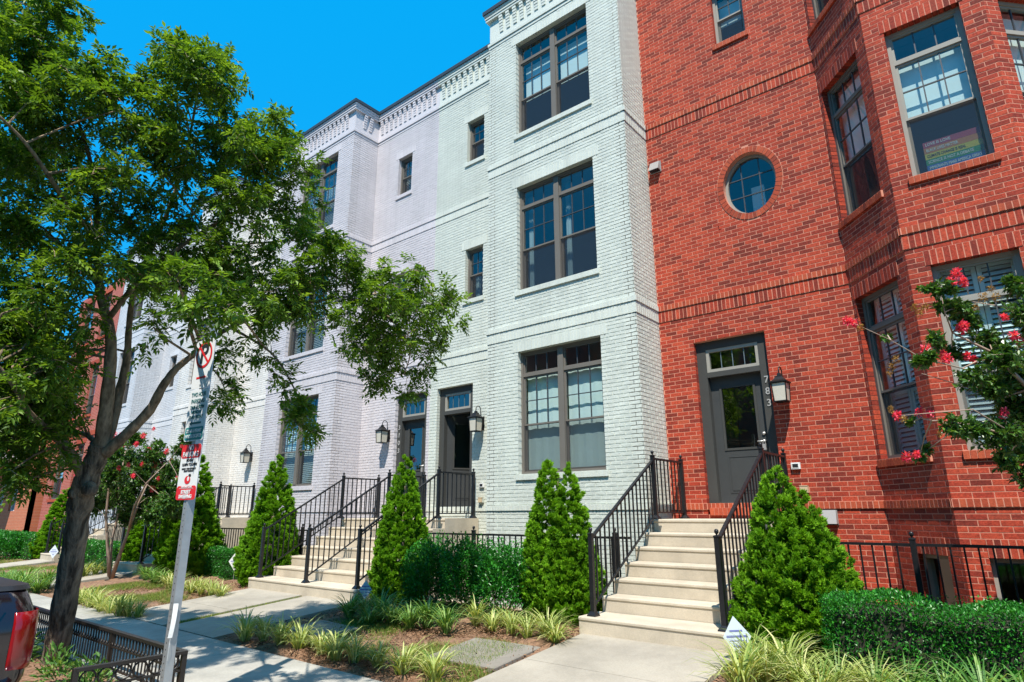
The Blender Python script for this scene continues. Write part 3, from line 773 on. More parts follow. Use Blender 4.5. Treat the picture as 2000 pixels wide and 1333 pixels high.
WZ = [(.779, 3.08), (4.315, 6.61), (7.86, 10.17)]       # heights of the tall windows
SZ = [None, (4.89, 6.11), (8.49, 9.66)]                  # heights of the small windows

def painted_house(name, label, x_bay, x_mid, x_end, m, mm, singles=300, deep=.842, door=None, small=None, bayw=None, blinds=('shade', 'dark', 'shade'), digits='', digit_side=-1, swing=0.0, group='painted brick row houses', floors=(0, 1, 2)):
    """x_bay: outer edge of the projecting bay; x_mid: where the bay meets the set-back wall; x_end: far edge of the house"""
    xl, xr = min(x_bay, x_end), max(x_bay, x_end)
    h = root(name, label, 'house', ((xl + xr) / 2, 0, ZB), group)
    bw = Brickwork(h, m, e=.0072 if m is M['mint'] else .0095)
    segs = storey_segs()
    bx0, bx1 = min(x_bay, x_mid), max(x_bay, x_mid)
    rx0, rx1 = min(x_mid, x_end), max(x_mid, x_end)
    Fb, Fr = Face((bx0, -deep), (bx1, -deep)), Face((rx0, 0), (rx1, 0))
    Fs = Face((bx1, -deep), (bx1, 0))
    Fl = Face((bx0, 0), (bx0, -deep))
    ops = [dict(u0=bayw[0] - bx0, u1=bayw[1] - bx0, z0=WZ[k_][0], z1=WZ[k_][1]) for k_ in range(3)]
    ops.append(dict(u0=bayw[0] - bx0 + .2, u1=bayw[1] - bx0 - .2, z0=-2.2, z1=-.42))
    lay_wall(h, Fb, segs, ops, bw, mm, phase=.06)
    ops2 = [dict(u0=small[0] - rx0, u1=small[1] - rx0, z0=SZ[k_][0], z1=SZ[k_][1]) for k_ in (1, 2)]
    ops2.append(dict(u0=door[0] - rx0, u1=door[1] - rx0, z0=.05, z1=2.86))
    inner_l = x_mid < x_end
    lay_wall(h, Fr, segs, ops2, bw, mm, phase=.11, returns=(0, 0))
    lay_wall(h, Fs, segs, [], bw, mm, phase=.02, returns=(1, 0), core_back=.2)
    lay_wall(h, Fl, segs, [], bw, mm, phase=.05, returns=(0, 1), core_back=.2)
    for k_ in range(3):
        o = ops[k_]; win = hung_window(h, Fb, o['u0'], o['u1'], o['z0'], o['z1'], M['frame'], 2, transom=.185, mid=.605)
        soldier_head(h, Fb, o['u0'], o['u1'], o['z1'], bw, mm, over=.13)
        rowlock_sill(win, Fb, o['u0'], o['u1'], o['z0'], m, mm, over=.05)
        um = (o['u0'] + o['u1']) / 2; H = o['z1'] - o['z0']
        for a, b in ((o['u0'] + .05, um - .06), (um + .06, o['u1'] - .05)):
            kind = blinds[k_]
            if kind == 'shade': shade(win, Fb, a, b, o['z0'] + .05, o['z1'] - .05 - H * .14, d=.24, wavy=.004)
            elif kind == 'half': shade(win, Fb, a, b, o['z0'] + H * .42, o['z1'] - H * .2)
            elif kind == 'slats': slat_blind(win, Fb, a, b, o['z0'] + .05, o['z1'] - H * .2)
            elif kind == 'dark': curtain(win, Fb, a, a + .13, o['z0'] + .03, o['z1'] - .1)
    o = ops[3]; basement_window(h, Fb, o['u0'], o['u1'], o['z0'], o['z1'])
    soldier_head(h, Fb, o['u0'], o['u1'], o['z1'], bw, mm, over=.1)
    for k_ in range(2):
        o = ops2[k_]; win = hung_window(h, Fr, o['u0'], o['u1'], o['z0'], o['z1'], M['frame'], 1, transom=0, cols=2, upper_rows=2)
        soldier_head(h, Fr, o['u0'], o['u1'], o['z1'], bw, mm, over=.12)
        rowlock_sill(win, Fr, o['u0'], o['u1'], o['z0'], m, mm, over=.05)
        if blinds[k_ + 1] == 'slats': slat_blind(win, Fr, o['u0'] + .05, o['u1'] - .05, o['z0'] + .03, o['z1'] - .03)
        elif k_ == 0: curtain(win, Fr, o['u0'] + .05, o['u0'] + .2, o['z0'], o['z1'])
    o = ops2[2]; entry_door(h, Fr, o['u0'], o['u1'], o['z0'] + .1, o['z1'], digits, digit_side, swing)
    MB().fbox(Fr, o['u0'], o['u1'], -.02, .1, o['z0'] - .02, o['z0'] + .1).build('door_sill', m, h)
    cornice(h, Fb, m, mm, ret=(1, 1), ext=(0, 0), skip=.35); cornice(h, Fr, m, mm, skip=.1, dz=.002); cornice(h, Fs, m, mm, ret=(0, 0), skip=.42, dz=.004)
    cornice(h, Fl, m, mm, skip=.42, dz=.006)
    shell(h, xl, xr, -deep if False else -.0, mm)
    MB().box(bx0 + .21, bx1 - .21, -deep + .3, .26, 11.2, 11.34).build('bay_roof', M['coping'], h)
    for z in (-.05, 3.60, 7.33): MB().box(bx0 + .21, bx1 - .21, -deep + .25, .25, z - .25, z).build('floor_slab', M['room'], h)
    bw.finish(singles, zmin=-.3)
    return h, Fb, Fr, Fs

mint, mFb, mFr, mFs = painted_house('row_house', 'pale mint green painted brick row house next to the red brick one', 0.0, -3.32, -5.86, M['mint'], M['mint_m'],
    door=(-5.62, -4.50), small=(-4.80, -4.24), bayw=(-2.55, -.705), blinds=('shade', 'dark', 'half'), swing=math.radians(62))
lav, lFb, lFr, lFs = painted_house('row_house', 'pale lavender painted brick row house beside the mint green one', -11.74, -8.42, -5.862, M['lav'], M['lav_m'],
    door=(-7.08, -5.96), small=(-7.43, -6.87), bayw=(-10.97, -9.12), blinds=('slats', 'slats', 'slats'), digits='3103', digit_side=-1)
white, wFb, wFr, wFs = painted_house('row_house', 'white painted brick row house left of the lavender one', -17.78, -15.05, -11.742, M['white'], M['white_m'], singles=0,
    door=(-13.28, -12.2), small=(-13.1, -12.55), bayw=(-17.0, -15.75), blinds=('half', 'dark', 'dark'))
blue, uFb, uFr, uFs = painted_house('row_house', 'pale blue grey painted brick row house seen between tree limbs', -24.8, -21.7, -17.782, M['blue'], M['blue_m'], singles=0,
    door=(-19.6, -18.5), small=(-20.9, -20.3), bayw=(-23.9, -22.3), blinds=('dark', 'dark', 'half'))

# ---- the red brick house
red = root('row_house', 'red brick row house with bay window and oval window', 'house', (4.2, 0, ZB))
rb = Brickwork(red, M['red'], M['red_o'], e=.0022, jit=.0007)
XC, XO, DB, XO2 = 3.08, 3.902, .884, 5.255
XC2 = XO2 + (XO - XC)
Ff = Face((0.004, 0), (XC, 0)); Fa = Face((XC, 0), (XO, -DB)); Fw = Face((XO, -DB), (XO2, -DB)); Fz = Face((XO2, -DB), (XC2, 0)); Fe = Face((XC2, 0), (9.0, 0))
rsegs = storey_segs(top=11.4, n=3)
of = [dict(u0=.611, u1=1.787, z0=.07, z1=2.877), dict(u0=1.525, u1=2.085, z0=8.47, z1=9.66),
      dict(u0=1.835 - .6, u1=1.835 + .6, z0=5.50 - .72, z1=5.50 + .72, round=True, cu=1.831, cz=5.50, R=.44, R2=.565)]
lay_wall(red, Ff, rsegs, of, rb, M['red_mortar'], phase=.02, returns=(0, 0))
tall = lambda u0, u1: [dict(u0=u0, u1=u1, z0=WZ[k_][0], z1=WZ[k_][1]) for k_ in range(3)]
oa = tall(.075, .985) + [dict(u0=.42, u1=.985, z0=-2.2, z1=-.43)]
lay_wall(red, Fa, rsegs, oa, rb, M['red_mortar'], phase=.04, returns=(0, 1), core_back=.16)
ow = tall(.24, 1.11) + [dict(u0=.24, u1=1.11, z0=-2.2, z1=-.43)]
lay_wall(red, Fw, rsegs, ow, rb, M['red_mortar'], phase=.1, returns=(1, 1), core_back=.2)
oz = tall(.22, 1.13)
lay_wall(red, Fz, rsegs, oz, rb, M['red_mortar'], phase=.05, returns=(1, 0), core_back=.16)
lay_wall(red, Fe, rsegs, [], rb, M['red_mortar'], returns=(0, 0))
# door
entry_door(red, Ff, .611, 1.787, .165, 2.877, '783', 1, 0.0)
MB().fbox(Ff, .66, 1.76, -.028, .1, .05, .163).build('door_sill', M['red_mortar'], red)
nb = 16
for i in range(nb):
    u = .655 + i * 1.11 / nb
    MB().fbox(Ff, u + .004, u + 1.11 / nb - .005, -.034, .1, .052, .160).build('sill_brick', M['red_o'], red)
# small top window
o = of[1]; win = hung_window(red, Ff, o['u0'], o['u1'], o['z0'], o['z1'], M['frame_red'], 1, transom=0, cols=2, upper_rows=2)
shade(win, Ff, o['u0'] + .05, o['u1'] - .05, o['z0'] + .55, o['z1'] - .05)
rowlock_sill(win, Ff, o['u0'], o['u1'], o['z0'], M['red_o'], M['red_mortar'], over=.05); soldier_head(red, Ff, o['u0'], o['u1'], o['z1'], rb, M['red_mortar'], over=.06)
# oval window: radial brick surround, frame, four-by-three lights
o = of[2]; cu, cz, R, R2 = o['cu'], o['cz'], o['R'], o['R2']
ow_ = MB(); N = 56
def oval(k_, a=0.0): t = 2 * math.pi * k_ / N; return cu + (R + a) * math.cos(t), cz + (R2 + a) * math.sin(t)
b0 = 0
for k_ in range(N):
    for a, d in ((.012, .10), (.012, .17), (-.045, .17), (-.045, .10)): u_, z_ = oval(k_, a); ow_.v.append(Ff.pt(u_, d, z_))
for k_ in range(N):
    for j in range(4):
        q = 4 * k_ + j; q2 = 4 * k_ + (j + 1) % 4; r_ = 4 * ((k_ + 1) % N)
        ow_.f.append((q, q2, r_ + (j + 1) % 4, r_ + j)); ow_.m.append(0)
oval_win = ow_.build('oval_window', M['frame_red'], red)
gv = [Ff.pt(*(lambda t: (t[0], .135, t[1]))(oval(k_, -.04))) for k_ in range(N)]
MB().add(gv, [tuple(range(N))]).build('pane', M['glass'], oval_win)
for du in (-.15, .15): h_ = (R2 - .04) * math.sqrt(1 - (du / (R - .04)) ** 2); MB().fbox(Ff, cu + du - .008, cu + du + .008, .125, .145, cz - h_, cz + h_).build('glazing_bar', M['muntin'], oval_win)
for dz in (-.17, .17): h_ = (R - .04) * math.sqrt(1 - (dz / (R2 - .04)) ** 2); MB().fbox(Ff, cu - h_, cu + h_, .123, .143, cz + dz - .008, cz + dz + .008).build('glazing_bar', M['muntin'], oval_win)
NB = 48
for k_ in range(NB):
    t0, t1 = 2 * math.pi * (k_ + .07) / NB, 2 * math.pi * (k_ + .93) / NB
    pts = []
    for a, t in ((0.0, t0), (0.0, t1), (.105, t1), (.105, t0)): pts.append((cu + (R + a) * math.cos(t), cz + (R2 + a) * math.sin(t)))
    MB().hexa([Ff.pt(u_, .1, z_) for u_, z_ in pts] + [Ff.pt(u_, -.012, z_) for u_, z_ in pts]).build('surround_brick', M['red_o'], oval_win)
rg = MB()
for k_ in range(N):
    for a, d in ((.004, -.006), (.112, -.006)): u_, z_ = oval(k_, a); rg.v.append(Ff.pt(u_, d, z_))
for k_ in range(N): q, r_ = 2 * k_, 2 * ((k_ + 1) % N); rg.f.append((q, q + 1, r_ + 1, r_)); rg.m.append(0)
rg.build('surround_bed', M['red_mortar'], oval_win)
MB().fbox(Ff, cu - .12, cu + .1, .5, .52, cz - .6, cz + .15).build('wall_panel_inside', M['blind'], oval_win)
# bay windows
for F_, ol, hv in ((Fa, oa, 1), (Fw, ow, 1), (Fz, oz, 1)):
    for k_ in range(3):
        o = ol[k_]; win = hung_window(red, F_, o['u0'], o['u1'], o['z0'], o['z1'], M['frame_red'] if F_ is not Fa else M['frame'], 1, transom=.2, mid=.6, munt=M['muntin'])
        soldier_head(red, F_, o['u0'], o['u1'], o['z1'], rb, M['red_mortar'], over=.05)
        rowlock_sill(win, F_, o['u0'], o['u1'], o['z0'], M['red_o'], M['red_mortar'], over=.05)
        H = o['z1'] - o['z0']
        if k_ == 0:
            for za, zb in ((o['z0'] + .03, o['z0'] + H * .39), (o['z0'] + H * .4, o['z0'] + H * .79), (o['z0'] + H * .8, o['z1'] - .03)): shutter(win, F_, o['u0'] + .04, o['u1'] - .04, za, zb, d=.25)
        else: shade(win, F_, o['u0'] + .04, o['u1'] - .04, o['z0'] + H * .41, o['z1'] - H * (.22 if F_ is Fw else .05), d=.25)
        if F_ is Fw and k_ == 1: rain_win = (win, o)
for F_, ol in ((Fa, oa), (Fw, ow)):
    o = ol[3]; basement_window(red, F_, o['u0'], o['u1'], o['z0'], o['z1']); soldier_head(red, F_, o['u0'], o['u1'], o['z1'], rb, M['red_mortar'], over=.0)
shell(red, 0, 9.0, 0, M['red_mortar'])
for z in (-.05, 3.60, 7.33, 11.35):
    MB().add([(XC + .25, .25, z), (XO + .06, -DB + .24, z), (XO2 - .06, -DB + .24, z), (XC2 - .25, .25, z), (XC + .25, .25, z - .25), (XO + .06, -DB + .24, z - .25), (XO2 - .06, -DB + .24, z - .25), (XC2 - .25, .25, z - .25)],
             [(0, 3, 2, 1), (4, 5, 6, 7), (0, 1, 5, 4), (1, 2, 6, 5), (2, 3, 7, 6), (3, 0, 4, 7)]).build('floor_slab', M['room'], red)
MB().box(.02, 8.98, -.02, .3, 11.401, 11.52).build('coping', M['coping'], red)
rb.finish(300, zmin=-.62)
# rainbow placard standing in the lower sash
win, o = rain_win
pl = root('window_placard', 'rainbow striped placard with lettering standing in the red bay window', 'placard', Fw.pt(o['u0'] + .5, .2, o['z0'] + .1))
u0, u1, z0, z1 = o['u0'] + .17, o['u0'] + .79, o['z0'] + .10, o['z0'] + .53
MB().fbox(Fw, u0, u1, .2, .207, z0, z1).build('board', M['ink'], pl)
LT = ['LOVE IS LOVE', 'BLACK LIVES MATTER', 'CLIMATE CHANGE IS REAL', 'SCIENCE IS NOT A DEBATE', 'IMMIGRANTS MAKE AMERICA GREAT']
for i in range(5):
    zz = z1 - (z1 - z0) * (i + .5) / 5; hh = (z1 - z0) / 10
    MB().fbox(Fw, u0, u1, .196, .1995, zz - hh + .001, zz + hh - .001).build('stripe', M['bow%d' % i], pl)
    me = text_mesh(LT[i], .058, .0005, .0012, 'LEFT')
    wmax = max(v.co.x for v in me.vertices); fit = min(1.0, (.56 if i == 4 else .28 + .07 * i) / wmax)
    for v in me.vertices: v.co.x *= fit
    put_text('lettering', me, M['white_sign'] if i not in (2,) else M['ink'], pl, Fw.pt(u0 + .025, .194, zz), Fw.u)
# wall fittings on the red house and the mint house
def fitting(name, label, cat, F, u, z, w_, h_, d_, m, extra=None, group=None):
    r_ = root(name, label, cat, F.pt(u, 0, z), group)
    MB().fbox(F, u - w_ / 2, u + w_ / 2, -d_, -.004, z - h_ / 2, z + h_ / 2).build('housing', m, r_)
    if extra: extra(r_, F, u, z)
    return r_
def meter(r_, F, u, z):
    MB().fbox(F, u - .04, u + .035, -.053, -.045, z - .02, z + .022).build('display', M['plastic_k'], r_)
    ring(F, u - .052, u + .047, z - .032, z + .034, .006, -.051, -.044, MB()).build('bezel', M['plaster_w'], r_)
fitting('meter_reader', 'white meter reader with small dark display beside the red house door', 'meter', Ff, 2.015, .75, .125, .095, .045, M['plaster_w'], meter)
def outlet(r_, F, u, z):
    MB().fbox(F, u - .05, u + .05, -.085, -.076, z - .045, z + .05).build('cover', M['plastic_b'], r_)
    MB().fbox(F, u - .055, u + .055, -.09, -.02, z + .045, z + .055).build('lid', M['plastic_b'], r_)
fitting('outlet_cover', 'beige weatherproof outlet cover low on the red brick wall', 'outlet', Ff, 2.095, .41, .11, .10, .075, M['plastic_b'], outlet)
def vent_hood(m_):
    def f(r_, F, u, z):
        mb = MB(); P = F.pt
        mb.hexa([P(u - .10, -.13, z - .085), P(u + .10, -.13, z - .085), P(u + .10, -.01, z - .085), P(u - .10, -.01, z - .085), P(u - .09, -.05, z + .1), P(u + .09, -.05, z + .1), P(u + .09, -.01, z + .1), P(u - .09, -.01, z + .1)])
        mb.build('hood', m_, r_)
        MB().fbox(F, u - .085, u + .085, -.115, -.02, z - .10, z - .087).build('flap', M['plastic_k'], r_)
    return f
fitting('vent_hood', 'grey vent hood high on the red wall near the mint house', 'vent', Ff, .17, 6.42, .22, .22, .02, M['plastic_g'], vent_hood(M['plastic_g']))
fitting('vent_hood', 'grey vent hood low on the red wall behind the evergreen shrub', 'vent', Ff, 2.38, .02, .2, .2, .02, M['plastic_g'], vent_hood(M['plastic_g']))
fitting('meter_reader', 'white meter reader beside the mint house door', 'meter', mFr, 5.86 - 4.19, .66, .12, .09, .045, M['plaster_w'], meter)
fitting('outlet_cover', 'pale weatherproof outlet cover low beside the mint house door', 'outlet', mFr, 5.86 - 4.19, .36, .11, .10, .06, M['mint'], outlet)

# ---- wall lanterns
def lantern(label, F, u, z, s=1.0):
    r_ = root('wall_lantern', label, 'lantern', F.pt(u, 0, z), 'wall lanterns by the doors'); P = F.pt; b = M['lantern']
    D = -.19 * s
    MB().fbox(F, u - .055 * s, u + .055 * s, -.022, -.007, z - .13 * s, z + .13 * s).build('back_plate', b, r_)
    pts = [P(u, -.02, z + .02 * s), P(u, -.05 * s, z + .13 * s), P(u, -.055 * s, z + .24 * s)]
    for k_ in range(9):
        t = math.pi * k_ / 8; pts.append(P(u, -.055 * s - (.135 * s / 2) * (1 - math.cos(t)), z + .25 * s + .07 * s * math.sin(t)))
    pts += [P(u, D, z + .22 * s)]
    MB().tube(pts, .0085 * s, 8).build('arm', b, r_, smooth=True)
    c = P(u, D, z)
    rf = MB()
    rf.tube_rings([(c[0], c[1], z + .085 * s, .158 * s), (c[0], c[1], z + .10 * s, .158 * s), (c[0], c[1], z + .125 * s, .10 * s), (c[0], c[1], z + .165 * s, .062 * s), (c[0], c[1], z + .18 * s, .06 * s), (c[0], c[1], z + .185 * s, .036 * s), (c[0], c[1], z + .215 * s, .030 * s), (c[0], c[1], z + .225 * s, .018 * s)], 4)
    rf.build('roof_cap', b, r_)
    hw, hb = .092 * s, .078 * s; zt, zb = z + .085 * s, z - .165 * s
    q = lambda su, sd, w_, zz: P(u + su * w_, D + sd * w_, zz)
    cage = MB()
    for su, sd in ((-1, -1), (1, -1), (1, 1), (-1, 1)):
        cage.tube([q(su, sd, hb, zb), q(su, sd, hw, zt)], .009 * s, 4)
    for zz, w_ in ((zb, hb), (zt - .004, hw)):
        for (a, b2) in (((-1, -1), (1, -1)), ((1, -1), (1, 1)), ((1, 1), (-1, 1)), ((-1, 1), (-1, -1))):
            cage.tube([q(*a, w_, zz), q(*b2, w_, zz)], .009 * s, 4)
    cage.build('cage', b, r_)
    for a, b2 in (((-1, -1), (1, -1)), ((1, -1), (1, 1)), ((1, 1), (-1, 1)), ((-1, 1), (-1, -1))):
        MB().add([q(*a, hb * .96, zb), q(*b2, hb * .96, zb), q(*b2, hw * .96, zt), q(*a, hw * .96, zt)], [(0, 1, 2, 3)]).build('glass_panel', M['lantern_glass'], r_)
    MB().add([q(-1, -1, hb, zb), q(1, -1, hb, zb), q(1, 1, hb, zb), q(-1, 1, hb, zb)], [(0, 1, 2, 3)]).build('bottom_plate', b, r_)
lantern('bronze wall lantern beside the red house door', Ff, 1.99, 1.87, 1.12)
lantern('bronze wall lantern beside the open mint house door', mFr, 5.86 - 4.21, 1.95, 1.12)
lantern('bronze wall lantern beside the lavender house door', lFr, 8.42 - 7.29, 1.93, 1.12)
lantern('bronze wall lantern on the white house', wFr, 15.05 - 13.75, 1.80, 1.12)
lantern('bronze wall lantern on the pale blue house', uFr, 21.7 - 20.2, 1.80, 1.12)
# ------------------------------------------------------------------ stairs and railings
def stairs(label, x0, x1, first=(0, 0), group='concrete entry stairs'):
    r_ = root('entry_stairs', label, 'stairs', ((x0 + x1) / 2, -3.05, -1.295), group)
    ys = [-3.05, -2.56, -2.25, -1.94, -1.63, -1.32, -1.005, -.03]
    for i in range(7):
        z = -1.295 + .185 * (i + 1)
        a, b = (x0 - first[0], x1 + first[1]) if i == 0 else (x0, x1)
        mb = MB(); n = .022
        y0, y1 = ys[i], ys[i + 1] - .002 if i < 6 else ys[7]
        zb = -1.8 if i < 4 else -2.84
        prof = [(y0 + .012, zb), (y0 + .012, z - .05), (y0, z - .035), (y0, z - .014), (y0 + .006, z - .004), (y0 + .016, z), (y1, z), (y1, zb)]
        vs = [(a, y, zz) for y, zz in prof] + [(b, y, zz) for y, zz in prof]; m_ = len(prof)
        fs = [tuple(range(m_)), tuple(reversed(range(m_, 2 * m_)))] + [(k_, k_ + m_, (k_ + 1) % m_ + m_, (k_ + 1) % m_) for k_ in range(m_)]
        mb.add(vs, fs).build('step' if i < 6 else 'landing', M['stair'], r_)
    return r_
stairs('wide tan concrete stairs leading to the red house door', .165, 1.99, (.04, .05))
stairs('concrete stairs leading to the open mint house door', -5.86, -4.27, (0, .06))
stairs('concrete stairs leading to the lavender house door', -7.60, -5.862, (.06, 0))
stairs('small concrete stairs of the white house behind the sign pole', -14.75, -13.15)
stairs('far concrete stairs of the pale blue house', -21.05, -19.65)

_ball = MB().lathe((0, 0, 0), [(.012, 0), (.009, .012), (.016, .018), (.022, .028), (.0245, .042), (.022, .056), (.012, .066), (.002, .069)], 10).mesh('finial', M['iron'], smooth=True)
def post(parent, x, y, z0, z1, w_=.027):
    mb = MB(); mb.box(x - w_, x + w_, y - w_, y + w_, z0 + .008, z1)
    mb.tube_rings([(x, y, z0, .082), (x, y, z0 + .012, .082), (x, y, z0 + .055, .04), (x, y, z0 + .06, .04)], 4)
    mb.tube_rings([(x, y, z1 - .002, .046), (x, y, z1 + .010, .046), (x, y, z1 + .02, .02)], 4)
    p = mb.build('newel_post', M['iron'], parent)
    link_mesh('finial', _ball, p, (x, y, z1 + .016))
_bal = {}
def bar(parent, x, y, z0, z1, w_=.0085, m='iron'):
    k_ = (round(z1 - z0, 3), w_, m)
    if k_ not in _bal: _bal[k_] = MB().box(-w_, w_, -w_, w_, 0, z1 - z0).mesh('baluster', M[m])
    link_mesh('baluster', _bal[k_], parent, (x, y, z0))
def railing(label, x, wall=True, group='black iron stair railings', pitch=.113):
    r_ = root('stair_railing', label, 'railing', (x, -2.93, -1.11), group)
    yl, yu, yw = -2.93, -1.105, -.1
    s = (.884 + .20) / (yu - yl)
    zt = lambda y: -.20 + (y - yl) * s
    post(r_, x, yl, -1.11, -.165); post(r_, x, yu, 0, .925)
    def slope_bar(name, dz, h, w_):
        mb = MB(); a, b = yl + .027, yu - .027
        mb.hexa([(x - w_, a, zt(a) + dz - h), (x + w_, a, zt(a) + dz - h), (x + w_, b, zt(b) + dz - h), (x - w_, b, zt(b) + dz - h), (x - w_, a, zt(a) + dz), (x + w_, a, zt(a) + dz), (x + w_, b, zt(b) + dz), (x - w_, b, zt(b) + dz)])
        mb.build(name, M['iron'], r_)
    slope_bar('top_rail', 0, .032, .021); slope_bar('bottom_rail', -.80, .025, .012)
    n = int((yu - yl) / pitch) - 1; st = (yu - yl) / (n + 1)
    for i in range(n):
        y = yl + st * (i + 1); bar(r_, x, y, zt(y) - .80 - .012, zt(y) - .016)
    if wall:
        post(r_, x, yw, 0, .925)
        MB().box(x - .021, x + .021, yu + .027, yw - .027, .87, .90).build('top_rail', M['iron'], r_)
        MB().box(x - .012, x + .012, yu + .027, yw - .027, .085, .108).build('bottom_rail', M['iron'], r_)
        n = int((yw - yu) / pitch) - 1; st = (yw - yu) / (n + 1)
        for i in range(n): bar(r_, x, yu + st * (i + 1), .095, .885)
    return r_
railing('iron railing on the mint side of the red house stairs', .265)
railing('iron railing beside the evergreen on the right of the red house stairs', 1.884)
railing('iron railing on the mint house stairs beside its evergreen', -4.36)
railing('middle iron railing shared by the mint and lavender stairs', -5.86)
railing('iron railing on the lavender house side of the paired stairs', -7.46)
railing('iron railing on the white house stairs, nearer the lavender house', -13.25)
railing('iron railing on the white house stairs, farther from the lavender house', -14.65)
railing('iron railing on the pale blue house stairs behind the crape myrtle', -19.75, group='black iron stair railings')
railing('farthest iron railing on the pale blue house stairs', -20.95, group='black iron stair railings')

def area_fence(label, x0, x1, posts, y=-1.71, top=-.235):
    r_ = root('areaway_fence', label, 'fence', ((x0 + x1) / 2, y, -1.33), 'low iron fences round the areaways')
    MB().box(x0, x1, y - .018, y + .018, top - .03, top).build('top_rail', M['iron'], r_)
    MB().box(x0, x1, y - .011, y + .011, -1.22, -1.20).build('bottom_rail', M['iron'], r_)
    for x in posts: post(r_, x, y, -1.33, top + .04)
    n = int((x1 - x0) / .118)
    for i in range(n):
        x = x0 + (i + .5) * (x1 - x0) / n
        if all(abs(x - p) > .045 for p in posts): bar(r_, x, y, -1.21, top - .01)
area_fence('low iron fence above the boxwood hedge of the red house', 2.02, 8.6, (3.55, 5.45, 7.4))
area_fence('low iron fence behind the shrubs of the mint house', -4.24, .14, (-2.85, -.1))
area_fence('low iron fence in front of the lavender house bay', -11.7, -7.64, (-9.9, -8.0))
area_fence('low iron fence in front of the white house', -19.5, -14.8, (-17.2, -15.1))

# ------------------------------------------------------------------ tree box fence
tf = root('tree_box_fence', 'ornate low black iron fence round the street tree box', 'fence', (-3.9, -7.4, ZS))
ZT = -1.07
fx0, fx1, fy0, fy1 = -6.38, -1.44, -7.83, -7.0
def rail(n_, a, b, z, h=.022, w_=.02):
    x0, x1 = sorted((a[0], b[0])); y0, y1 = sorted((a[1], b[1]))
    MB().box(x0 - (w_ if x0 == x1 else 0), x1 + (w_ if x0 == x1 else 0), y0 - (w_ if y0 == y1 else 0), y1 + (w_ if y0 == y1 else 0), z - h, z).build(n_, M['iron_b'], tf)
for a, b in (((fx0 + .02, fy1), (fx1 - .02, fy1)), ((fx1, fy0), (fx1, fy1 + .02)), ((fx0, fy0), (fx0, fy1 + .02))):
    rail('top_rail', a, b, ZT, .026, .026); rail('mid_rail', a, b, ZT - .15, .016, .012); rail('bottom_rail', a, b, ZS + .08, .016, .012)
for x, y in ((fx1, fy0), (fx0, fy0), (fx1, fy1), (fx0, fy1), (-3.1, fy1), (-4.75, fy1)):
    MB().box(x - .02, x + .02, y - .0205, y + .0205, ZS - .05, ZT - .002).build('post', M['iron_b'], tf)
def ring_mesh(rx, rzz, th, vert):
    pts = [(rx * math.cos(2 * math.pi * k_ / 18), 0, rzz * math.sin(2 * math.pi * k_ / 18)) if vert == 0 else (0, rx * math.cos(2 * math.pi * k_ / 18), rzz * math.sin(2 * math.pi * k_ / 18)) for k_ in range(19)]
    return MB().tube(pts, th, 5, cap=False).mesh('ring', M['iron_b'], smooth=True)
rm0, rm1 = ring_mesh(.034, .058, .007, 0), ring_mesh(.057, .057, .008, 1)
n = int((fx1 - fx0 - .06) / .077)
for i in range(n):
    x = fx0 + .03 + (i + .5) * (fx1 - fx0 - .06) / n; link_mesh('ring', rm0, tf, (x, fy1, ZT - .088))
    bar(tf, x, fy1, ZS + .07, ZT - .155, .006, 'iron_b')
for xe in (fx1, fx0):
    for i in range(6):
        y = fy0 + .03 + (i + .5) * (fy1 - fy0 - .06) / 6; link_mesh('ring', rm1, tf, (xe, y, ZT - .088))
    for i in range(9): bar(tf, xe, fy0 + .03 + (i + .5) * (fy1 - fy0 - .06) / 9, ZS + .07, ZT - .155, .006, 'iron_b')

# ------------------------------------------------------------------ parking sign post
PX, PY = -1.09, -7.285
spn = root('parking_sign_post', 'galvanised square post carrying three stacked parking signs', 'sign post', (PX, PY, ZS))
MB().box(PX - .036, PX + .036, PY - .033, PY + .033, ZS - .1, 2.15).build('post', M['steel'], spn)
hm = MB().tube([(0, -.0335, 0), (0, -.0315, 0)], .0065, 8).mesh('post_hole', M['plastic_k'])
for i in range(70):
    z = ZS + .12 + i * .0508
    if z < .2 or z > 1.7: link_mesh('post_hole', hm, spn, (PX, PY, z))
SA = math.radians(6); sx = Vector((math.cos(SA), math.sin(SA), 0)); sn = Vector((sx.y, -sx.x, 0))
def plate(mb, w_, z0, z1, d, r=.03):
    """rounded plate, d in front of the post face"""
    pts = []
    for cx_, cz_, a0 in ((w_ / 2 - r, z1 - r, 0), (-w_ / 2 + r, z1 - r, 90), (-w_ / 2 + r, z0 + r, 180), (w_ / 2 - r, z0 + r, 270)):
        for k_ in range(5): t = math.radians(a0 + 22.5 * k_); pts.append((cx_ + r * math.cos(t), cz_ + r * math.sin(t)))
    N_ = len(pts); c = Vector((PX, PY - .034, 0))
    vs = [c + sx * u_ + sn * d + Vector((0, 0, z_)) for u_, z_ in pts] + [c + sx * u_ + sn * (d - .003) + Vector((0, 0, z_)) for u_, z_ in pts]
    mb.add(vs, [tuple(reversed(range(N_))), tuple(range(N_, 2 * N_))] + [(k_, (k_ + 1) % N_, (k_ + 1) % N_ + N_, k_ + N_) for k_ in range(N_)])
    return mb
SP = lambda u_, d, z_: Vector((PX, PY - .034, z_)) + sx * u_ + sn * d
def line(parent, s, z, size, m, d=.0105, bold=.001, u=0.0, width=None):
    me = text_mesh(s, size, .0006, bold)
    if width:
        wd = max(v.co.x for v in me.vertices) - min(v.co.x for v in me.vertices)
        for v in me.vertices: v.co.x *= width / wd
    put_text('lettering', me, m, parent, SP(u, d, z), sx)
def rect(parent, name, u0, u1, z0, z1, d, m):
    MB().add([SP(u0, d, z0), SP(u1, d, z0), SP(u1, d, z1), SP(u0, d, z1)], [(0, 1, 2, 3)]).build(name, m, parent)
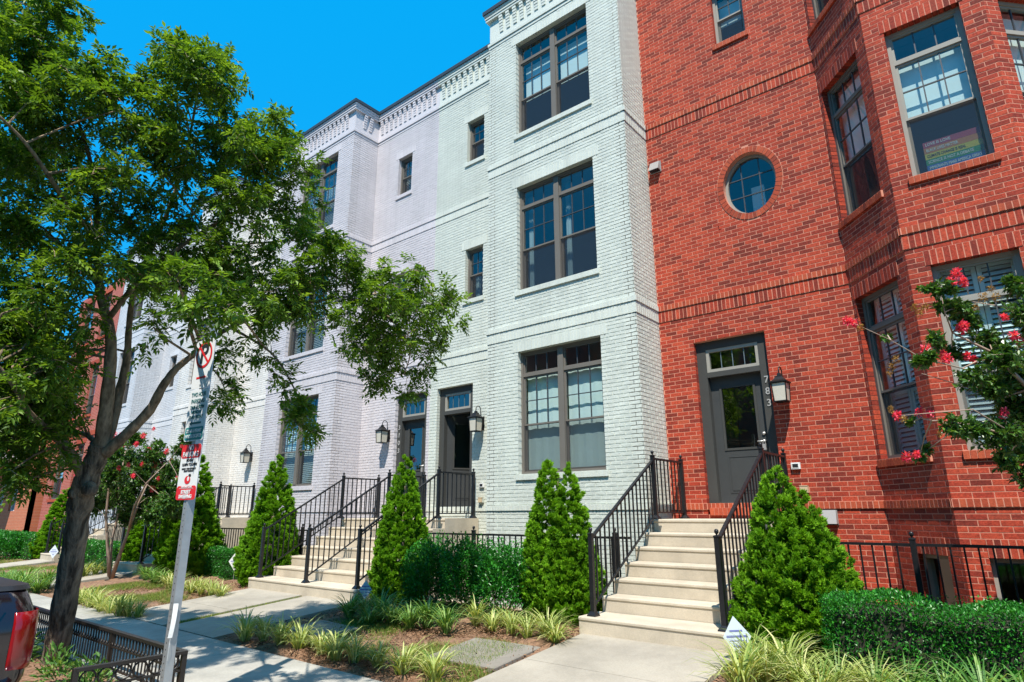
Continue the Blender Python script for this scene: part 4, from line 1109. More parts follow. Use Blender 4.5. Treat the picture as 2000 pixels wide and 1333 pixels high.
def arrow(parent, z, sgn, m, L=.16):
    h = .009
    pts = [(-L / 2 * sgn, h), (L / 2 * sgn - .04 * sgn, h), (L / 2 * sgn - .045 * sgn, h * 2.3), (L / 2 * sgn, 0), (L / 2 * sgn - .045 * sgn, -h * 2.3), (L / 2 * sgn - .04 * sgn, -h), (-L / 2 * sgn, -h)]
    MB().add([SP(a, .0105, z + b) for a, b in pts], [tuple(range(7))]).build('arrow', m, parent)
# 1: no-parking symbol
s1 = plate(MB(), .305, 1.205, 1.665, .008).build('sign', M['white_sign'], spn); s1['label'] = 'no parking symbol sign with red arrow'
ringp = MB(); N_ = 40
for k_ in range(N_):
    t = 2 * math.pi * k_ / N_
    for R_ in (.128, .104): ringp.v.append(tuple(SP(R_ * math.cos(t), .012, 1.52 + R_ * math.sin(t))))
for k_ in range(N_): q, q2 = 2 * k_, 2 * ((k_ + 1) % N_); ringp.f.append((q, q2, q2 + 1, q + 1)); ringp.m.append(0)
a = .085
ringp.add([SP(-a - .008, .0121, 1.52 + a - .008), SP(-a + .008, .0121, 1.52 + a + .008), SP(a + .008, .0121, 1.52 - a + .008), SP(a - .008, .0121, 1.52 - a - .008)], [(0, 1, 2, 3)])
ringp.build('prohibition_ring', M['red_sign'], s1)
line(s1, 'P', 1.52, .25, M['ink'], .0105, .006); arrow(s1, 1.305, 1, M['red_sign'])
for z_ in (1.64, 1.232): MB().tube([SP(0, .008, z_), SP(0, .014, z_)], .008, 8).build('bolt', M['steel'], s1)
# 2: two-hour parking
s2 = plate(MB(), .305, .725, 1.195, .008).build('sign', M['white_sign'], spn); s2['label'] = 'two hour parking sign with teal lettering'
plate(MB(), .285, .735, .85, .0095, .02).build('teal_panel', M['teal_sign'], s2)
for s, z_, h_, wd in (('TWO HOUR', 1.145, .055, .23), ('PARKING', 1.085, .055, .21), ('7AM-6:30PM', 1.03, .045, .22), ('MONDAY', .985, .042, .15), ('THRU FRIDAY', .94, .042, .22)): line(s2, s, z_, h_, M['ink_teal'], width=wd)
arrow(s2, .885, -1, M['ink_teal'], .19); line(s2, 'ZONE 6 PERMIT', .815, .042, M['white_sign'], .012, width=.24); line(s2, 'HOLDERS EXCEPTED', .768, .042, M['white_sign'], .012, width=.25)
# 3: street sweeping
s3 = plate(MB(), .305, .215, .695, .008).build('sign', M['white_sign'], spn); s3['label'] = 'red and white no parking street sweeping sign'
plate(MB(), .303, .575, .6945, .0095, .03).build('red_panel', M['red_sign'], s3); plate(MB(), .303, .2155, .335, .0095, .03).build('red_panel', M['red_sign'], s3)
line(s3, 'NO', .663, .062, M['white_sign'], .012, .002, width=.075); line(s3, 'PARKING', .607, .06, M['white_sign'], .012, .002, width=.24)
for s, z_, h_, wd in (('MONDAY', .555, .03, .11), ('12:30PM TO 2:30PM', .518, .032, .23), ('MARCH 1 THRU OCTOBER 31', .482, .02, .22), ('EXCEPT HOLIDAYS', .462, .02, .15)): line(s3, s, z_, h_, M['ink'], width=wd)
lg = MB(); lg.add([SP(-.05 + .0 * k_, .0105, 0) for k_ in range(0)], [])
for (cx_, cz_, rx_, rz_, m_) in ((0, .385, .046, .036, 'red_sign'), (.012, .395, .016, .02, 'white_sign'), (.03, .425, .02, .012, 'ink')):
    MB().add([SP(cx_ + rx_ * math.cos(2 * math.pi * k_ / 16), .0105 + (.001 if m_ != 'red_sign' else 0), cz_ + rz_ * math.sin(2 * math.pi * k_ / 16)) for k_ in range(16)], [tuple(range(16))]).build('emblem', M[m_], s3)
rect(s3, 'rule', -.11, .11, .312, .3145, .0112, M['white_sign']); line(s3, 'TOW AWAY ZONE', .325, .02, M['white_sign'], .0115, width=.17)
line(s3, 'STREET', .282, .042, M['white_sign'], .0115, .002, width=.15); line(s3, 'SWEEPING', .243, .042, M['white_sign'], .0115, .002, width=.2)
# torn white tape hanging on the post
tp = MB(); n_ = 8
for i in range(n_ + 1):
    t = i / n_
    for w_ in (-.5, .5): tp.v.append((PX + .05 + .012 * math.sin(3 * t) + w_ * .02 * (1 - .3 * t), PY - .02 - .015 * t + w_ * .03, -.62 - .26 * t))
for i in range(n_): tp.f.append((2 * i, 2 * i + 1, 2 * i + 3, 2 * i + 2)); tp.m.append(0)
tape = root('torn_tape', 'torn white plastic tape hanging from the sign post', 'tape', (PX + .04, PY, -.62))
tp.build('strip', M['plaster_w'], tape); MB().tube([(PX + .05, PY - .03, -.88), (PX + .06, PY - .035, -.95), (PX + .045, PY - .03, -1.05)], .0015, 4).build('thread', M['plaster_w'], tape)

# ------------------------------------------------------------------ diamond yard signs
def yard_sign(label, p, face, tilt=0.0, s=.2, h=.42, m='yard_sign'):
    r_ = root('yard_sign', label, 'sign', p, 'small diamond yard signs')
    u_ = Vector((math.cos(face), math.sin(face), 0)); n_ = Vector((u_.y, -u_.x, 0)); up = (Vector((0, 0, 1)) + u_ * tilt).normalized()
    c = Vector(p) + up * h; ux = (u_ - up * u_.dot(up)).normalized()
    def poly(k_, d): return [c + ux * k_ * .72 + n_ * d, c + up * k_ + n_ * d, c - ux * k_ * .72 + n_ * d, c - up * k_ + n_ * d]
    a_, b_ = poly(s, .004), poly(s, -.004)
    MB().add(a_ + b_, [(0, 1, 2, 3), (7, 6, 5, 4), (0, 4, 5, 1), (1, 5, 6, 2), (2, 6, 7, 3), (3, 7, 4, 0)]).build('panel', M[m], r_)
    MB().tube([Vector(p) - Vector((0, 0, .1)), c + n_ * -.008], .006, 6).build('stake', M['steel'], r_)
    for k_, (w_, z_, t_) in enumerate(((.062, .055, .016), (.10, .005, .018), (.08, -.035, .008), (.028, -.085, .02))):
        q = c + up * z_ + n_ * .006
        MB().add([q - ux * w_ - up * t_ * .5, q + ux * w_ - up * t_ * .5, q + ux * w_ + up * t_ * .5, q - ux * w_ + up * t_ * .5], [(0, 1, 2, 3)]).build('print', M['ink_blue'], r_)
    return r_
yard_sign('tilted diamond yard sign in the grass by the red house stairs', Vector((2.16, -3.25, -1.36)), math.radians(10), -.12, .19, .27)
yard_sign('diamond yard sign in shade at the foot of the mint house railing', Vector((-4.04, -3.0, -1.34)), math.radians(35), 0, .15, .24)
yard_sign('white diamond yard sign in front of the lavender house hedge', Vector((-9.45, -2.42, -1.34)), math.radians(40), 0, .20, .42, 'white_sign')
yard_sign('far diamond yard sign by the pale blue house stairs', Vector((-19.2, -3.2, -1.36)), math.radians(40), 0, .20, .36)

# ------------------------------------------------------------------ utility slabs in the mint bed
def pad(label, x, y, w_, d_, rz):
    z = bed_z(y) + .03
    mb = MB().bevbox(-w_ / 2, w_ / 2, -d_ / 2, d_ / 2, -.08, 0, .01); me = mb.mesh('utility_slab', M['slate'])
    o = link_mesh('utility_slab', me, None, (x, y, z), rz); o.rotation_euler = (math.atan(.075), 0, rz); tag(o, label, 'slab')
pad('grey concrete utility slab in the mint bed near the paired walk', -3.2, -4.35, .95, .55, math.radians(-4))
pad('tan concrete utility slab in the mint bed beside the red house walk', -.42, -4.15, .95, .85, math.radians(3))

# ------------------------------------------------------------------ pickup truck at the kerb
tr = root('pickup_truck', 'black pickup truck with red tail lamp parked at the kerb', 'truck', (-3.9, -9.1, ZR))
TX0, TY0, TY1, TT = -1.34, -8.17, -10.02, -.43      # rear face, kerb side, street side, bed top
def rounded(xs, prof_y, z0, z1, inset=0.0):
    pass
yc = (TY0 + TY1) / 2; hw = (TY0 - TY1) / 2
def slab_loft(mb, rows):
    """rows: (z, x_rear, half width, x_front); rounded rear corners"""
    rings = []
    for z, xr, h_, xf in rows:
        r = min(.16, h_ * .3); pts = [(xf, yc - h_, z)]
        for k_ in range(11): t = math.radians(-90 + 90 * k_ / 10); pts.append((xr - r + r * math.cos(t), yc - h_ + r + r * math.sin(t), z))
        for k_ in range(11): t = math.radians(90 * k_ / 10); pts.append((xr - r + r * math.cos(t), yc + h_ - r + r * math.sin(t), z))
        pts.append((xf, yc + h_, z)); rings.append(pts)
    m_ = len(rings[0]); o_ = len(mb.v); fs = []
    for i in range(len(rings) - 1):
        for k_ in range(m_):
            k2 = (k_ + 1) % m_; fs.append((i * m_ + k_, i * m_ + k2, (i + 1) * m_ + k2, (i + 1) * m_ + k_))
    mb.add([p for r_ in rings for p in r_], fs)
    mb.add(rings[-1], [tuple(range(m_))]); mb.add(rings[0], [tuple(reversed(range(m_)))])
    return mb
body = slab_loft(MB(), [(-1.2, TX0 + .0, hw - .05, -6.9), (-1.05, TX0 + .03, hw, -6.95), (-.75, TX0 + .035, hw + .015, -6.95), (-.66, TX0 + .03, hw + .01, -6.95), (-.58, TX0 + .0, hw - .01, -6.9), (-.47, TX0 - .05, hw - .05, -3.0), (TT, TX0 - .10, hw - .10, -3.0)]).build('body', M['car'], tr, smooth=True)
slab_loft(MB(), [(TT - .02, TX0 - .06, hw - .035, -3.0), (TT + .012, TX0 - .075, hw - .05, -3.0)]).build('tonneau_cover', M['plastic_k'], tr)
slab_loft(MB(), [(TT - .1, -3.02, hw - .04, -5.3), (-.05, -3.12, hw - .16, -4.9), (.14, -3.22, hw - .22, -4.75)]).build('cab', M['car'], tr)
slab_loft(MB(), [(-.38, -3.0, hw - .2, -3.2), (.06, -3.10, hw - .28, -3.25)]).build('rear_window', M['car_glass'], tr)
for s_ in (1, -1):
    yy = yc + s_ * (hw - .03); lm = MB(); pts = []
    lm = MB(); r = .165; h_ = hw + .022
    rows_ = []
    for z, dx in ((-1.0, .002), (-.985, .022), (-.95, .040), (-.90, .046), (-.72, .047), (-.66, .040), (-.625, .026), (-.60, .004)):
        ringv = [(TX0 + dx - r * .0 + .006, yc + s_ * (h_ - r - .055 + .02 * k_), z) for k_ in range(0)]
        ringv = [(TX0 - .03, yc + s_ * (h_ - r - .022), z), (TX0 + dx + .006, yc + s_ * (h_ - r - .012), z)]
        for k_ in range(13):
            t = math.radians(90 * k_ / 12); ringv.append((TX0 + dx + .006 - r + (r + .004) * math.cos(t), yc + s_ * (h_ - r + (r + .004) * math.sin(t)), z))
        ringv += [(TX0 + dx - r - .12, yc + s_ * (h_ + .004), z), (TX0 + dx - r - .14, yc + s_ * (h_ - .03), z)]; rows_.append(ringv)
    m_ = len(rows_[0]); fs = []
    for i in range(len(rows_) - 1):
        for k_ in range(m_ - 1): q = (i * m_ + k_, i * m_ + k_ + 1, (i + 1) * m_ + k_ + 1, (i + 1) * m_ + k_); fs.append(q if s_ > 0 else q[::-1])
    lm.add([p for r_ in rows_ for p in r_], fs)
    tl = lm.build('tail_lamp', M['lens'], tr, smooth=True)
MB().box(TX0 + .03, TX0 + .12, yc - hw + .05, yc + hw - .05, -1.24, -1.08).build('bumper', M['chrome'], tr)
MB().box(TX0 + .036, TX0 + .046, yc - .2, yc + .2, -.80, -.72).build('tailgate_handle', M['chrome'], tr)
MB().box(TX0 + .034, TX0 + .04, yc - hw + .26, yc - hw + .266, -1.02, -.5).build('tailgate_gap', M['plastic_k'], tr)
MB().box(TX0 + .034, TX0 + .04, yc + hw - .266, yc + hw - .26, -1.02, -.5).build('tailgate_gap', M['plastic_k'], tr)
for wx in (-2.5, -5.9):
    for s_ in (1, -1):
        y0 = yc + s_ * (hw - .12)
        wh = MB().tube([(wx, y0 - .12, ZR + .37), (wx, y0 + .13, ZR + .37)], .37, 24).build('wheel', M['tyre'], tr, smooth=False)
        MB().tube([(wx, y0 + s_ * .131, ZR + .37), (wx, y0 + s_ * .136, ZR + .37)], .23, 20).build('rim', M['steel'], wh)

# ------------------------------------------------------------------ far end of the row
def brick_tex(name, c1, c2, mortar):
    m = bpy.data.materials.new(name); m.use_nodes = True; t = m.node_tree; b = t.nodes['Principled BSDF']; b.inputs['Roughness'].default_value = .9
    g = t.nodes.new('ShaderNodeTexCoord'); mp = t.nodes.new('ShaderNodeMapping'); mp.inputs['Rotation'].default_value = (math.pi / 2, 0, 0)
    br = t.nodes.new('ShaderNodeTexBrick'); br.inputs['Color1'].default_value = (*c1, 1); br.inputs['Color2'].default_value = (*c2, 1); br.inputs['Mortar'].default_value = (*mortar, 1)
    br.inputs['Scale'].default_value = 1.0; br.inputs['Brick Width'].default_value = .203; br.inputs['Row Height'].default_value = .0677; br.inputs['Mortar Size'].default_value = .006
    t.links.new(g.outputs['Object'], mp.inputs['Vector']); t.links.new(mp.outputs[0], br.inputs['Vector']); t.links.new(br.outputs['Color'], b.inputs['Base Color'])
    return m
M['far_red'] = brick_tex('far_red_brick', (.40, .075, .045), (.30, .055, .035), (.50, .26, .2))
M['far_orange'] = brick_tex('far_orange_brick', (.50, .13, .05), (.42, .10, .04), (.5, .3, .2))
fr_ = root('row_house', 'far red brick row house behind the street tree trunk', 'house', (-28, 0, ZB))
Fg = Face((-30.6, -.84), (-24.9, -.84)); Fgs = Face((-24.9, -.84), (-24.9, 0)); 
def cut_wall(F, ops, m, parent, z0=ZB, z1=10.4, t=.22):
    us = sorted({0, F.U, *[o[0] for o in ops], *[o[1] for o in ops]}); zs = sorted({z0, z1, *[o[2] for o in ops], *[o[3] for o in ops]}); mb = MB()
    for i in range(len(us) - 1):
        for j in range(len(zs) - 1):
            cu_, cz_ = (us[i] + us[i + 1]) / 2, (zs[j] + zs[j + 1]) / 2
            if not any(o[0] < cu_ < o[1] and o[2] < cz_ < o[3] for o in ops): mb.fbox(F, us[i], us[i + 1], 0, t, zs[j], zs[j + 1])
    return mb.build('wall', m, parent)
fops = [(3.35, 4.35, z0, z1) for z0, z1 in WZ] + [(.8, 2.2, z0, z1) for z0, z1 in WZ]
fops = [(a, b, c, min(d, 10.0)) for a, b, c, d in fops]
cut_wall(Fg, fops, M['far_red'], fr_); MB().fbox(Fgs, .001, .84, 0, .2, ZB, 10.4).build('wall', M['far_red'], fr_)
for a, b, c, d in fops:
    wn = hung_window(fr_, Fg, a, b, c, d, M['frame'], 1, transom=.2, mid=.6); shade(wn, Fg, a + .05, b - .05, c + .9, d - .05, d=.3)
    MB().fbox(Fg, a - .06, b + .06, -.05, .12, c - .11, c).build('sill', M['red_o'], fr_); MB().fbox(Fg, a - .1, b + .1, -.015, .05, d, d + .2).build('lintel', M['red_o'], fr_)
for k_ in range(3): MB().fbox(Fg, -.02, Fg.U + .02, -.03, .02, 3.352 + k_ * F1, 3.555 + k_ * F1).build('band', M['red_o'], fr_) if k_ < 2 else None
MB().box(-30.6, -24.9, -.6, 8, 10.4, 10.55).build('roof', M['coping'], fr_); MB().box(-30.6, -24.9, 8, 8.2, ZB, 10.4).build('rear_wall', M['room'], fr_); MB().box(-30.6, -30.4, -.6, 8, ZB, 10.4).build('party_wall', M['far_red'], fr_)
po = root('porch_house', 'orange brick house with white balcony at the far end of the row', 'house', (-37, -1, ZB))
Fo = Face((-44, -1.2), (-31.2, -1.2)); Fos = Face((-31.2, -1.2), (-31.2, 4))
oops = [(9.5, 10.6, .3, 2.5), (7.0, 8.2, .6, 2.5), (4, 5.2, .6, 2.5), (9.3, 10.6, 3.9, 6.1), (6.6, 7.9, 3.9, 6.1)]
cut_wall(Fo, oops, M['far_orange'], po, ZB, 6.9); MB().fbox(Fos, .001, 5, 0, .2, ZB, 6.9).build('wall', M['far_orange'], po)
for a, b, c, d in oops: hung_window(po, Fo, a, b, c, d, M['deck'], 1, transom=0)
MB().box(-44.2, -31.0, -1.5, 5, 6.9, 7.15).build('roof', M['coping'], po)
MB().box(-42, -33.2, -3.6, -1.22, 2.75, 3.0).build('balcony_floor', M['deck'], po); MB().box(-42, -33.2, -3.6, -3.52, 3.82, 3.9).build('balcony_rail', M['deck'], po); MB().box(-33.28, -33.2, -3.5, -1.22, 3.82, 3.9).build('balcony_rail', M['deck'], po)
bm_ = MB().box(-.025, .025, -.025, .025, 0, .85).mesh('balcony_baluster', M['deck'])
for i in range(56): link_mesh('balcony_baluster', bm_, po, (-41.9 + i * .155, -3.56, 2.98))
for i in range(14): link_mesh('balcony_baluster', bm_, po, (-33.24, -3.4 + i * .155, 2.98))
for x in (-41.8, -37.6, -33.4): MB().box(x - .1, x + .1, -3.55, -3.35, -1.5, 2.75).build('porch_column', M['deck'], po)
# ------------------------------------------------------------------ plants
def unit(a): return a / np.maximum(np.linalg.norm(a, axis=-1, keepdims=True), 1e-9)
def leaf_quads(p, d, s, n, l, w_):
    """folded diamond leaves: base p, direction d, side s, upper side n; returns (N*4, 3)"""
    l = np.asarray(l).reshape(-1, 1); w_ = np.asarray(w_).reshape(-1, 1)
    m = p + d * l * .45
    return np.stack([p, m + s * w_ + n * w_ * .45, p + d * l - n * l * .08, m - s * w_ + n * w_ * .45], 1).reshape(-1, 3)
def frames(r):
    """for unit directions r: a side vector (about level) and an upper vector"""
    up = np.array([0, 0, 1.0]) + rng.normal(0, .35, r.shape)
    s = unit(np.cross(r, up)); return s, np.cross(s, r)
def compound_leaves(pos, r, L, pairs=4, ll=.062, lw=.0125, droop=.25):
    s, n = frames(r); out = []; N = len(pos)
    js = [(t, sg) for t in np.linspace(.25, .9, pairs) for sg in (-1, 1)] + [(1.0, 0)]
    for t, sg in js:
        b = pos + r * (L * t)[:, None] - np.array([0, 0, 1]) * (L * t * t * .25)[:, None]
        d = unit(r * (.5 if sg else 1.0) + s * sg * .85 + n * rng.normal(0, .15, (N, 1)) - np.array([0, 0, droop]))
        sd, nn = frames(d); k_ = rng.uniform(.75, 1.15, N)
        out.append(leaf_quads(b, d, sd, nn, ll * k_, lw * k_))
    return out
def sphere_pts(n, c, r, flat=(1, 1, 1), shell=.0):
    v = unit(rng.normal(size=(n, 3))); k_ = rng.uniform(shell ** 3, 1, (n, 1)) ** (1 / 3)
    return np.asarray(c) + v * k_ * r * np.asarray(flat), v

# ---- the street tree
tree = root('street_tree', 'large street tree with pinnate leaves in the fenced tree box', 'tree', (-4.27, -7.12, ZS - .05))
TD = 7.0
def limb(pts, r0, r1, name, m, n=10):
    """pts: picture x, picture y, depth"""
    P_ = [at(*p) for p in pts]
    # smooth
    Q = []
    for i in range(len(P_) - 1):
        a, b, c, d = P_[max(i - 1, 0)], P_[i], P_[i + 1], P_[min(i + 2, len(P_) - 1)]
        for k_ in range(5):
            t = k_ / 5; Q.append(.5 * ((2 * b) + (c - a) * t + (2 * a - 5 * b + 4 * c - d) * t * t + (3 * b - a - 3 * c + d) * t ** 3))
    Q.append(P_[-1]); m_ = len(Q)
    rad = [(r0 + (r1 - r0) * (i / (m_ - 1)) ** .85) * (1 + .06 * math.sin(i * 2.1) + random.uniform(-.03, .03)) for i in range(m_)]
    return Q, rad
tk = MB()
Q, rad = limb([(95, 1345, 7.0), (108, 1285, 7.0), (126, 1180, 7.0), (146, 1060, 7.0), (160, 970, 7.0), (186, 900, 7.0), (196, 868, 7.0)], .138, .105, 'trunk', 'bark')
rad = [r_ * (1.2 if i < 3 else 1.05 if i < 6 else 1) * (1.14 if 19 <= i <= 22 else 1) for i, r_ in enumerate(rad)]
tk.tube(Q, rad, 16)
tk.lathe(at(176, 955, 6.88) - Vector((0, 0, .05)), [(.02, -.04), (.075, 0), (.085, .05), (.06, .1), (.01, .13)], 9)
tk.lathe(at(150, 962, 6.95) - Vector((0, 0, .05)), [(.02, -.05), (.08, 0), (.09, .06), (.05, .12), (.01, .15)], 9)
tk.build('trunk', M['bark'], tree, smooth=True)
nodes = []
def add_limb(pts, r0, r1, n=10, keep=True):
    Q, rad = limb(pts, r0, r1, '', '')
    MB().tube(Q, rad, n).build('limb', M['bark_s'], tree, smooth=True)
    if keep: nodes.extend([(q, r_) for q, r_ in zip(Q, rad)][4:])
add_limb([(196, 880, 7), (207, 800, 7), (216, 700, 7.05), (214, 640, 7.1), (196, 575, 7.2), (190, 480, 7.3), (188, 380, 7.3), (170, 290, 7.3), (140, 190, 7.2), (125, 60, 7.2)], .085, .005)
add_limb([(205, 872, 7), (222, 820, 7.15), (236, 755, 7.3), (248, 700, 7.4), (252, 640, 7.5), (262, 570, 7.6), (300, 480, 7.8), (340, 380, 7.8), (370, 270, 7.8), (392, 140, 7.7)], .06, .012)
add_limb([(205, 885, 7), (240, 855, 7.0), (292, 802, 7.0), (318, 755, 7.0), (345, 720, 7.05), (385, 688, 7.1), (450, 640, 7.3), (560, 600, 7.6), (680, 580, 7.9), (790, 570, 8.1)], .072, .006)
add_limb([(168, 948, 7), (150, 905, 6.9), (128, 872, 6.8), (95, 842, 6.65), (55, 805, 6.45), (22, 745, 6.3), (-40, 690, 6.1), (-130, 640, 6.0)], .066, .014)
add_limb([(192, 870, 7), (172, 852, 7.2), (140, 838, 7.5), (90, 800, 7.9), (40, 740, 8.2)], .035, .010)
add_limb([(196, 560, 7.2), (140, 500, 7.6), (60, 440, 8.0), (-40, 380, 8.3)], .04, .010)
add_limb([(214, 620, 7.1), (280, 540, 7.1), (370, 470, 7.2), (450, 420, 7.4), (545, 370, 7.6), (600, 340, 7.7)], .034, .005)
add_limb([(190, 470, 7.3), (120, 380, 6.7), (50, 280, 6.3), (-30, 200, 6.0)], .038, .008)
add_limb([(262, 570, 7.6), (360, 520, 8.0), (470, 480, 8.3), (580, 470, 8.5)], .03, .008)
add_limb([(450, 640, 7.3), (530, 690, 7.4), (575, 760, 7.5), (595, 810, 7.5)], .018, .006)
add_limb([(680, 580, 7.9), (760, 620, 8.0), (800, 680, 8.1), (790, 730, 8.1)], .018, .006)
add_limb([(385, 690, 7.1), (430, 740, 7.2), (450, 800, 7.2)], .012, .005)
add_limb([(140, 190, 7.2), (118, 80, 7.1), (108, 0, 7.0), (125, -130, 6.5), (250, -300, 5.7), (420, -430, 5.0)], .016, .008)
clumps = []   # picture x, y, radius px, depth
for x, y, r_ in [(40, 30, 60), (120, 30, 46), (100, 90, 60), (20, 140, 70), (150, 130, 55), (70, 190, 75), (200, 150, 45), (330, 85, 38), (385, 130, 45), (438, 140, 32), (300, 170, 45), (235, 215, 60), (160, 260, 70), (50, 300, 80), (350, 230, 55), (425, 240, 40), (505, 235, 40), (545, 275, 36), (585, 318, 36),
                 (610, 392, 30), (480, 320, 55), (400, 330, 60), (300, 320, 65), (215, 350, 65), (120, 390, 75), (25, 420, 75), (265, 440, 65), (350, 420, 65), (440, 410, 60), (530, 420, 40), (610, 480, 42), (680, 500, 42), (640, 560, 55), (560, 530, 55), (735, 540, 42), (825, 535, 36), (862, 585, 32), (800, 600, 50), (720, 610, 52), (640, 630, 40),
                 (560, 600, 50), (480, 540, 60), (400, 550, 60), (310, 540, 60), (225, 520, 60), (120, 510, 65), (20, 545, 50), (795, 665, 42), (848, 690, 26), (770, 725, 32), (722, 745, 22), (480, 630, 40), (515, 690, 28), (555, 755, 26), (590, 805, 28), (612, 845, 16), (350, 620, 42), (300, 640, 36), (430, 790, 20), (460, 760, 16), (60, 690, 60), (120, 715, 45), (30, 770, 55), (30, 860, 40), (80, 850, 30), (140, 640, 40), (25, 640, 50), (440, 700, 22), (545, 240, 22),
                 (700, 680, 32), (760, 695, 40), (825, 715, 30), (790, 765, 24), (735, 700, 30), (882, 600, 28), (872, 650, 26), (600, 790, 24), (580, 830, 18), (740, 640, 40), (840, 630, 34), (30, 770, 60), (70, 820, 50), (100, 760, 45), (45, 860, 45), (15, 800, 60), (10, 880, 45), (45, 940, 30), (90, 910, 26), (130, 790, 26), (130, 850, 22), (35, 680, 55), (90, 720, 50), (20, 620, 60), (60, 660, 60), (110, 690, 50), (20, 720, 65), (70, 760, 55), (20, 820, 60), (60, 890, 40), (100, 800, 35), (110, 880, 28), (20, 925, 40), (150, 600, 50), (60, 580, 60), (120, 600, 50), (170, 690, 30), (345, 95, 36), (400, 160, 40), (370, 120, 36), (420, 130, 34), (450, 170, 30), (545, 300, 40), (500, 280, 45), (460, 270, 45), (520, 350, 45), (560, 380, 42), (470, 380, 50), (420, 290, 45), (360, 290, 50), (590, 440, 40), (640, 480, 36), (380, 190, 40), (330, 150, 40), (430, 190, 30), (280, 270, 50), (260, 150, 30), (700, 560, 46), (770, 570, 44), (600, 560, 45), (520, 590, 45), (520, 470, 50), (450, 480, 50), (690, 640, 36), (750, 660, 36), (620, 600, 40), (60, 100, 60), (120, 170, 60), (30, 230, 60), (350, 480, 50), (280, 500, 50), (180, 440, 60), (80, 460, 60),
                 (-60, 60, 80), (-70, 250, 90), (-80, 450, 90), (-80, 620, 80), (-70, 800, 70), (60, -50, 60)]:
    for k_ in range(1 if r_ < 34 or rng.uniform() > .42 else 2):
        dz = rng.uniform(-1.0, 1.2) * min(1, r_ / 50) if k_ else rng.uniform(-.5, .5)
        base = 7.0 + .0022 * max(0, x - 300)
        clumps.append((x + (rng.uniform(-.3, .3) * r_ if k_ else 0), y + (rng.uniform(-.3, .3) * r_ if k_ else 0), r_ * (.85 if k_ else 1), base + dz))
clumps += [(445, 605, 24, 4.9), (375, 600, 28, 4.9), (450, 560, 40, 5.1), (350, 560, 40, 5.2)]
tw = MB(); LP, LR = [], []; NC = len(clumps)
NP = np.array([tuple(q) for q, _ in nodes])
for k_ in range(60):     # street side of the crown, above the picture; the light reaches the signs between the clumps
    p = Vector((random.uniform(-2.2, 1.1), random.uniform(-9.7, -8.3), random.uniform(3.8, 5.4))); x_, y_, z_ = project(p)
    q = p - Vector((-1.09, -7.3, 1.0)); near = (q - SUN * q.dot(SUN)).length
    if z_ > 1 and y_ < -150 and near > .95 and len(clumps) < NC + 10: clumps.append((x_, y_, .36 * FPX / z_, z_))
for x, y, r_, dp in clumps:
    c = at(x, y, dp); R_ = r_ / FPX * dp * 1.12
    i = int(np.argmin(((NP - np.array(c)) ** 2).sum(1) + .6 * np.maximum(0, NP[:, 2] - c.z) ** 2)); q, rr_ = nodes[i]
    mid = (q + c) / 2 + Vector((random.uniform(-.08, .08), random.uniform(-.08, .08), random.uniform(0, .14)))
    r0 = min(rr_ * .7, .011 + .009 * (c - q).length)
    tw.tube([q, mid, c], [r0, r0 * .75, r0 * .5], 5, cap=False)
    nt_ = max(5, int(7.6 * (R_ / .33) ** 1.7))
    dirs = unit(rng.normal(size=(nt_, 3)) * np.array([1, 1, .8]) + np.array([0, 0, .15]))
    for d in dirs:
        ln = R_ * rng.uniform(.65, 1.1); a = np.array(c) + rng.normal(0, R_ * .22, 3); e = a + d * ln + np.array([0, 0, -.12 * ln])
        tw.tube([a, (a + e) / 2 + np.array([0, 0, .03]), e], [.0045, .0035, .002], 3, cap=False)
        m_ = max(6, int(ln / .031)); t = np.linspace(.12, 1.0, m_) + rng.uniform(-.03, .03, m_)
        LP.append(a + (e - a) * t[:, None] + np.array([0, 0, .03]) * (4 * t * (1 - t))[:, None])
        LR.append(unit(d * .55 + rng.normal(0, .62, (m_, 3)) + np.array([0, 0, -.1])))
tw.build('twigs', M['bark_s'], tree)['kind'] = 'stuff'
LP = np.concatenate(LP); LR = np.concatenate(LR); NL = len(LP)
parts = compound_leaves(LP, LR, rng.uniform(.11, .19, NL), pairs=4, ll=.076, lw=.0165)
tint1 = np.clip(rng.beta(2.2, 2.6, NL) + rng.normal(0, .05, NL), 0, 1)
V = np.concatenate(parts); tint = np.clip(np.tile(tint1, len(parts)) + rng.normal(0, .1, NL * len(parts)), 0, 1)
cr = link_mesh('crown', np_mesh('crown', V, 4, M['leaf'], off=wloc(tree), col=tint), tree, wloc(tree)); cr['kind'] = 'stuff'

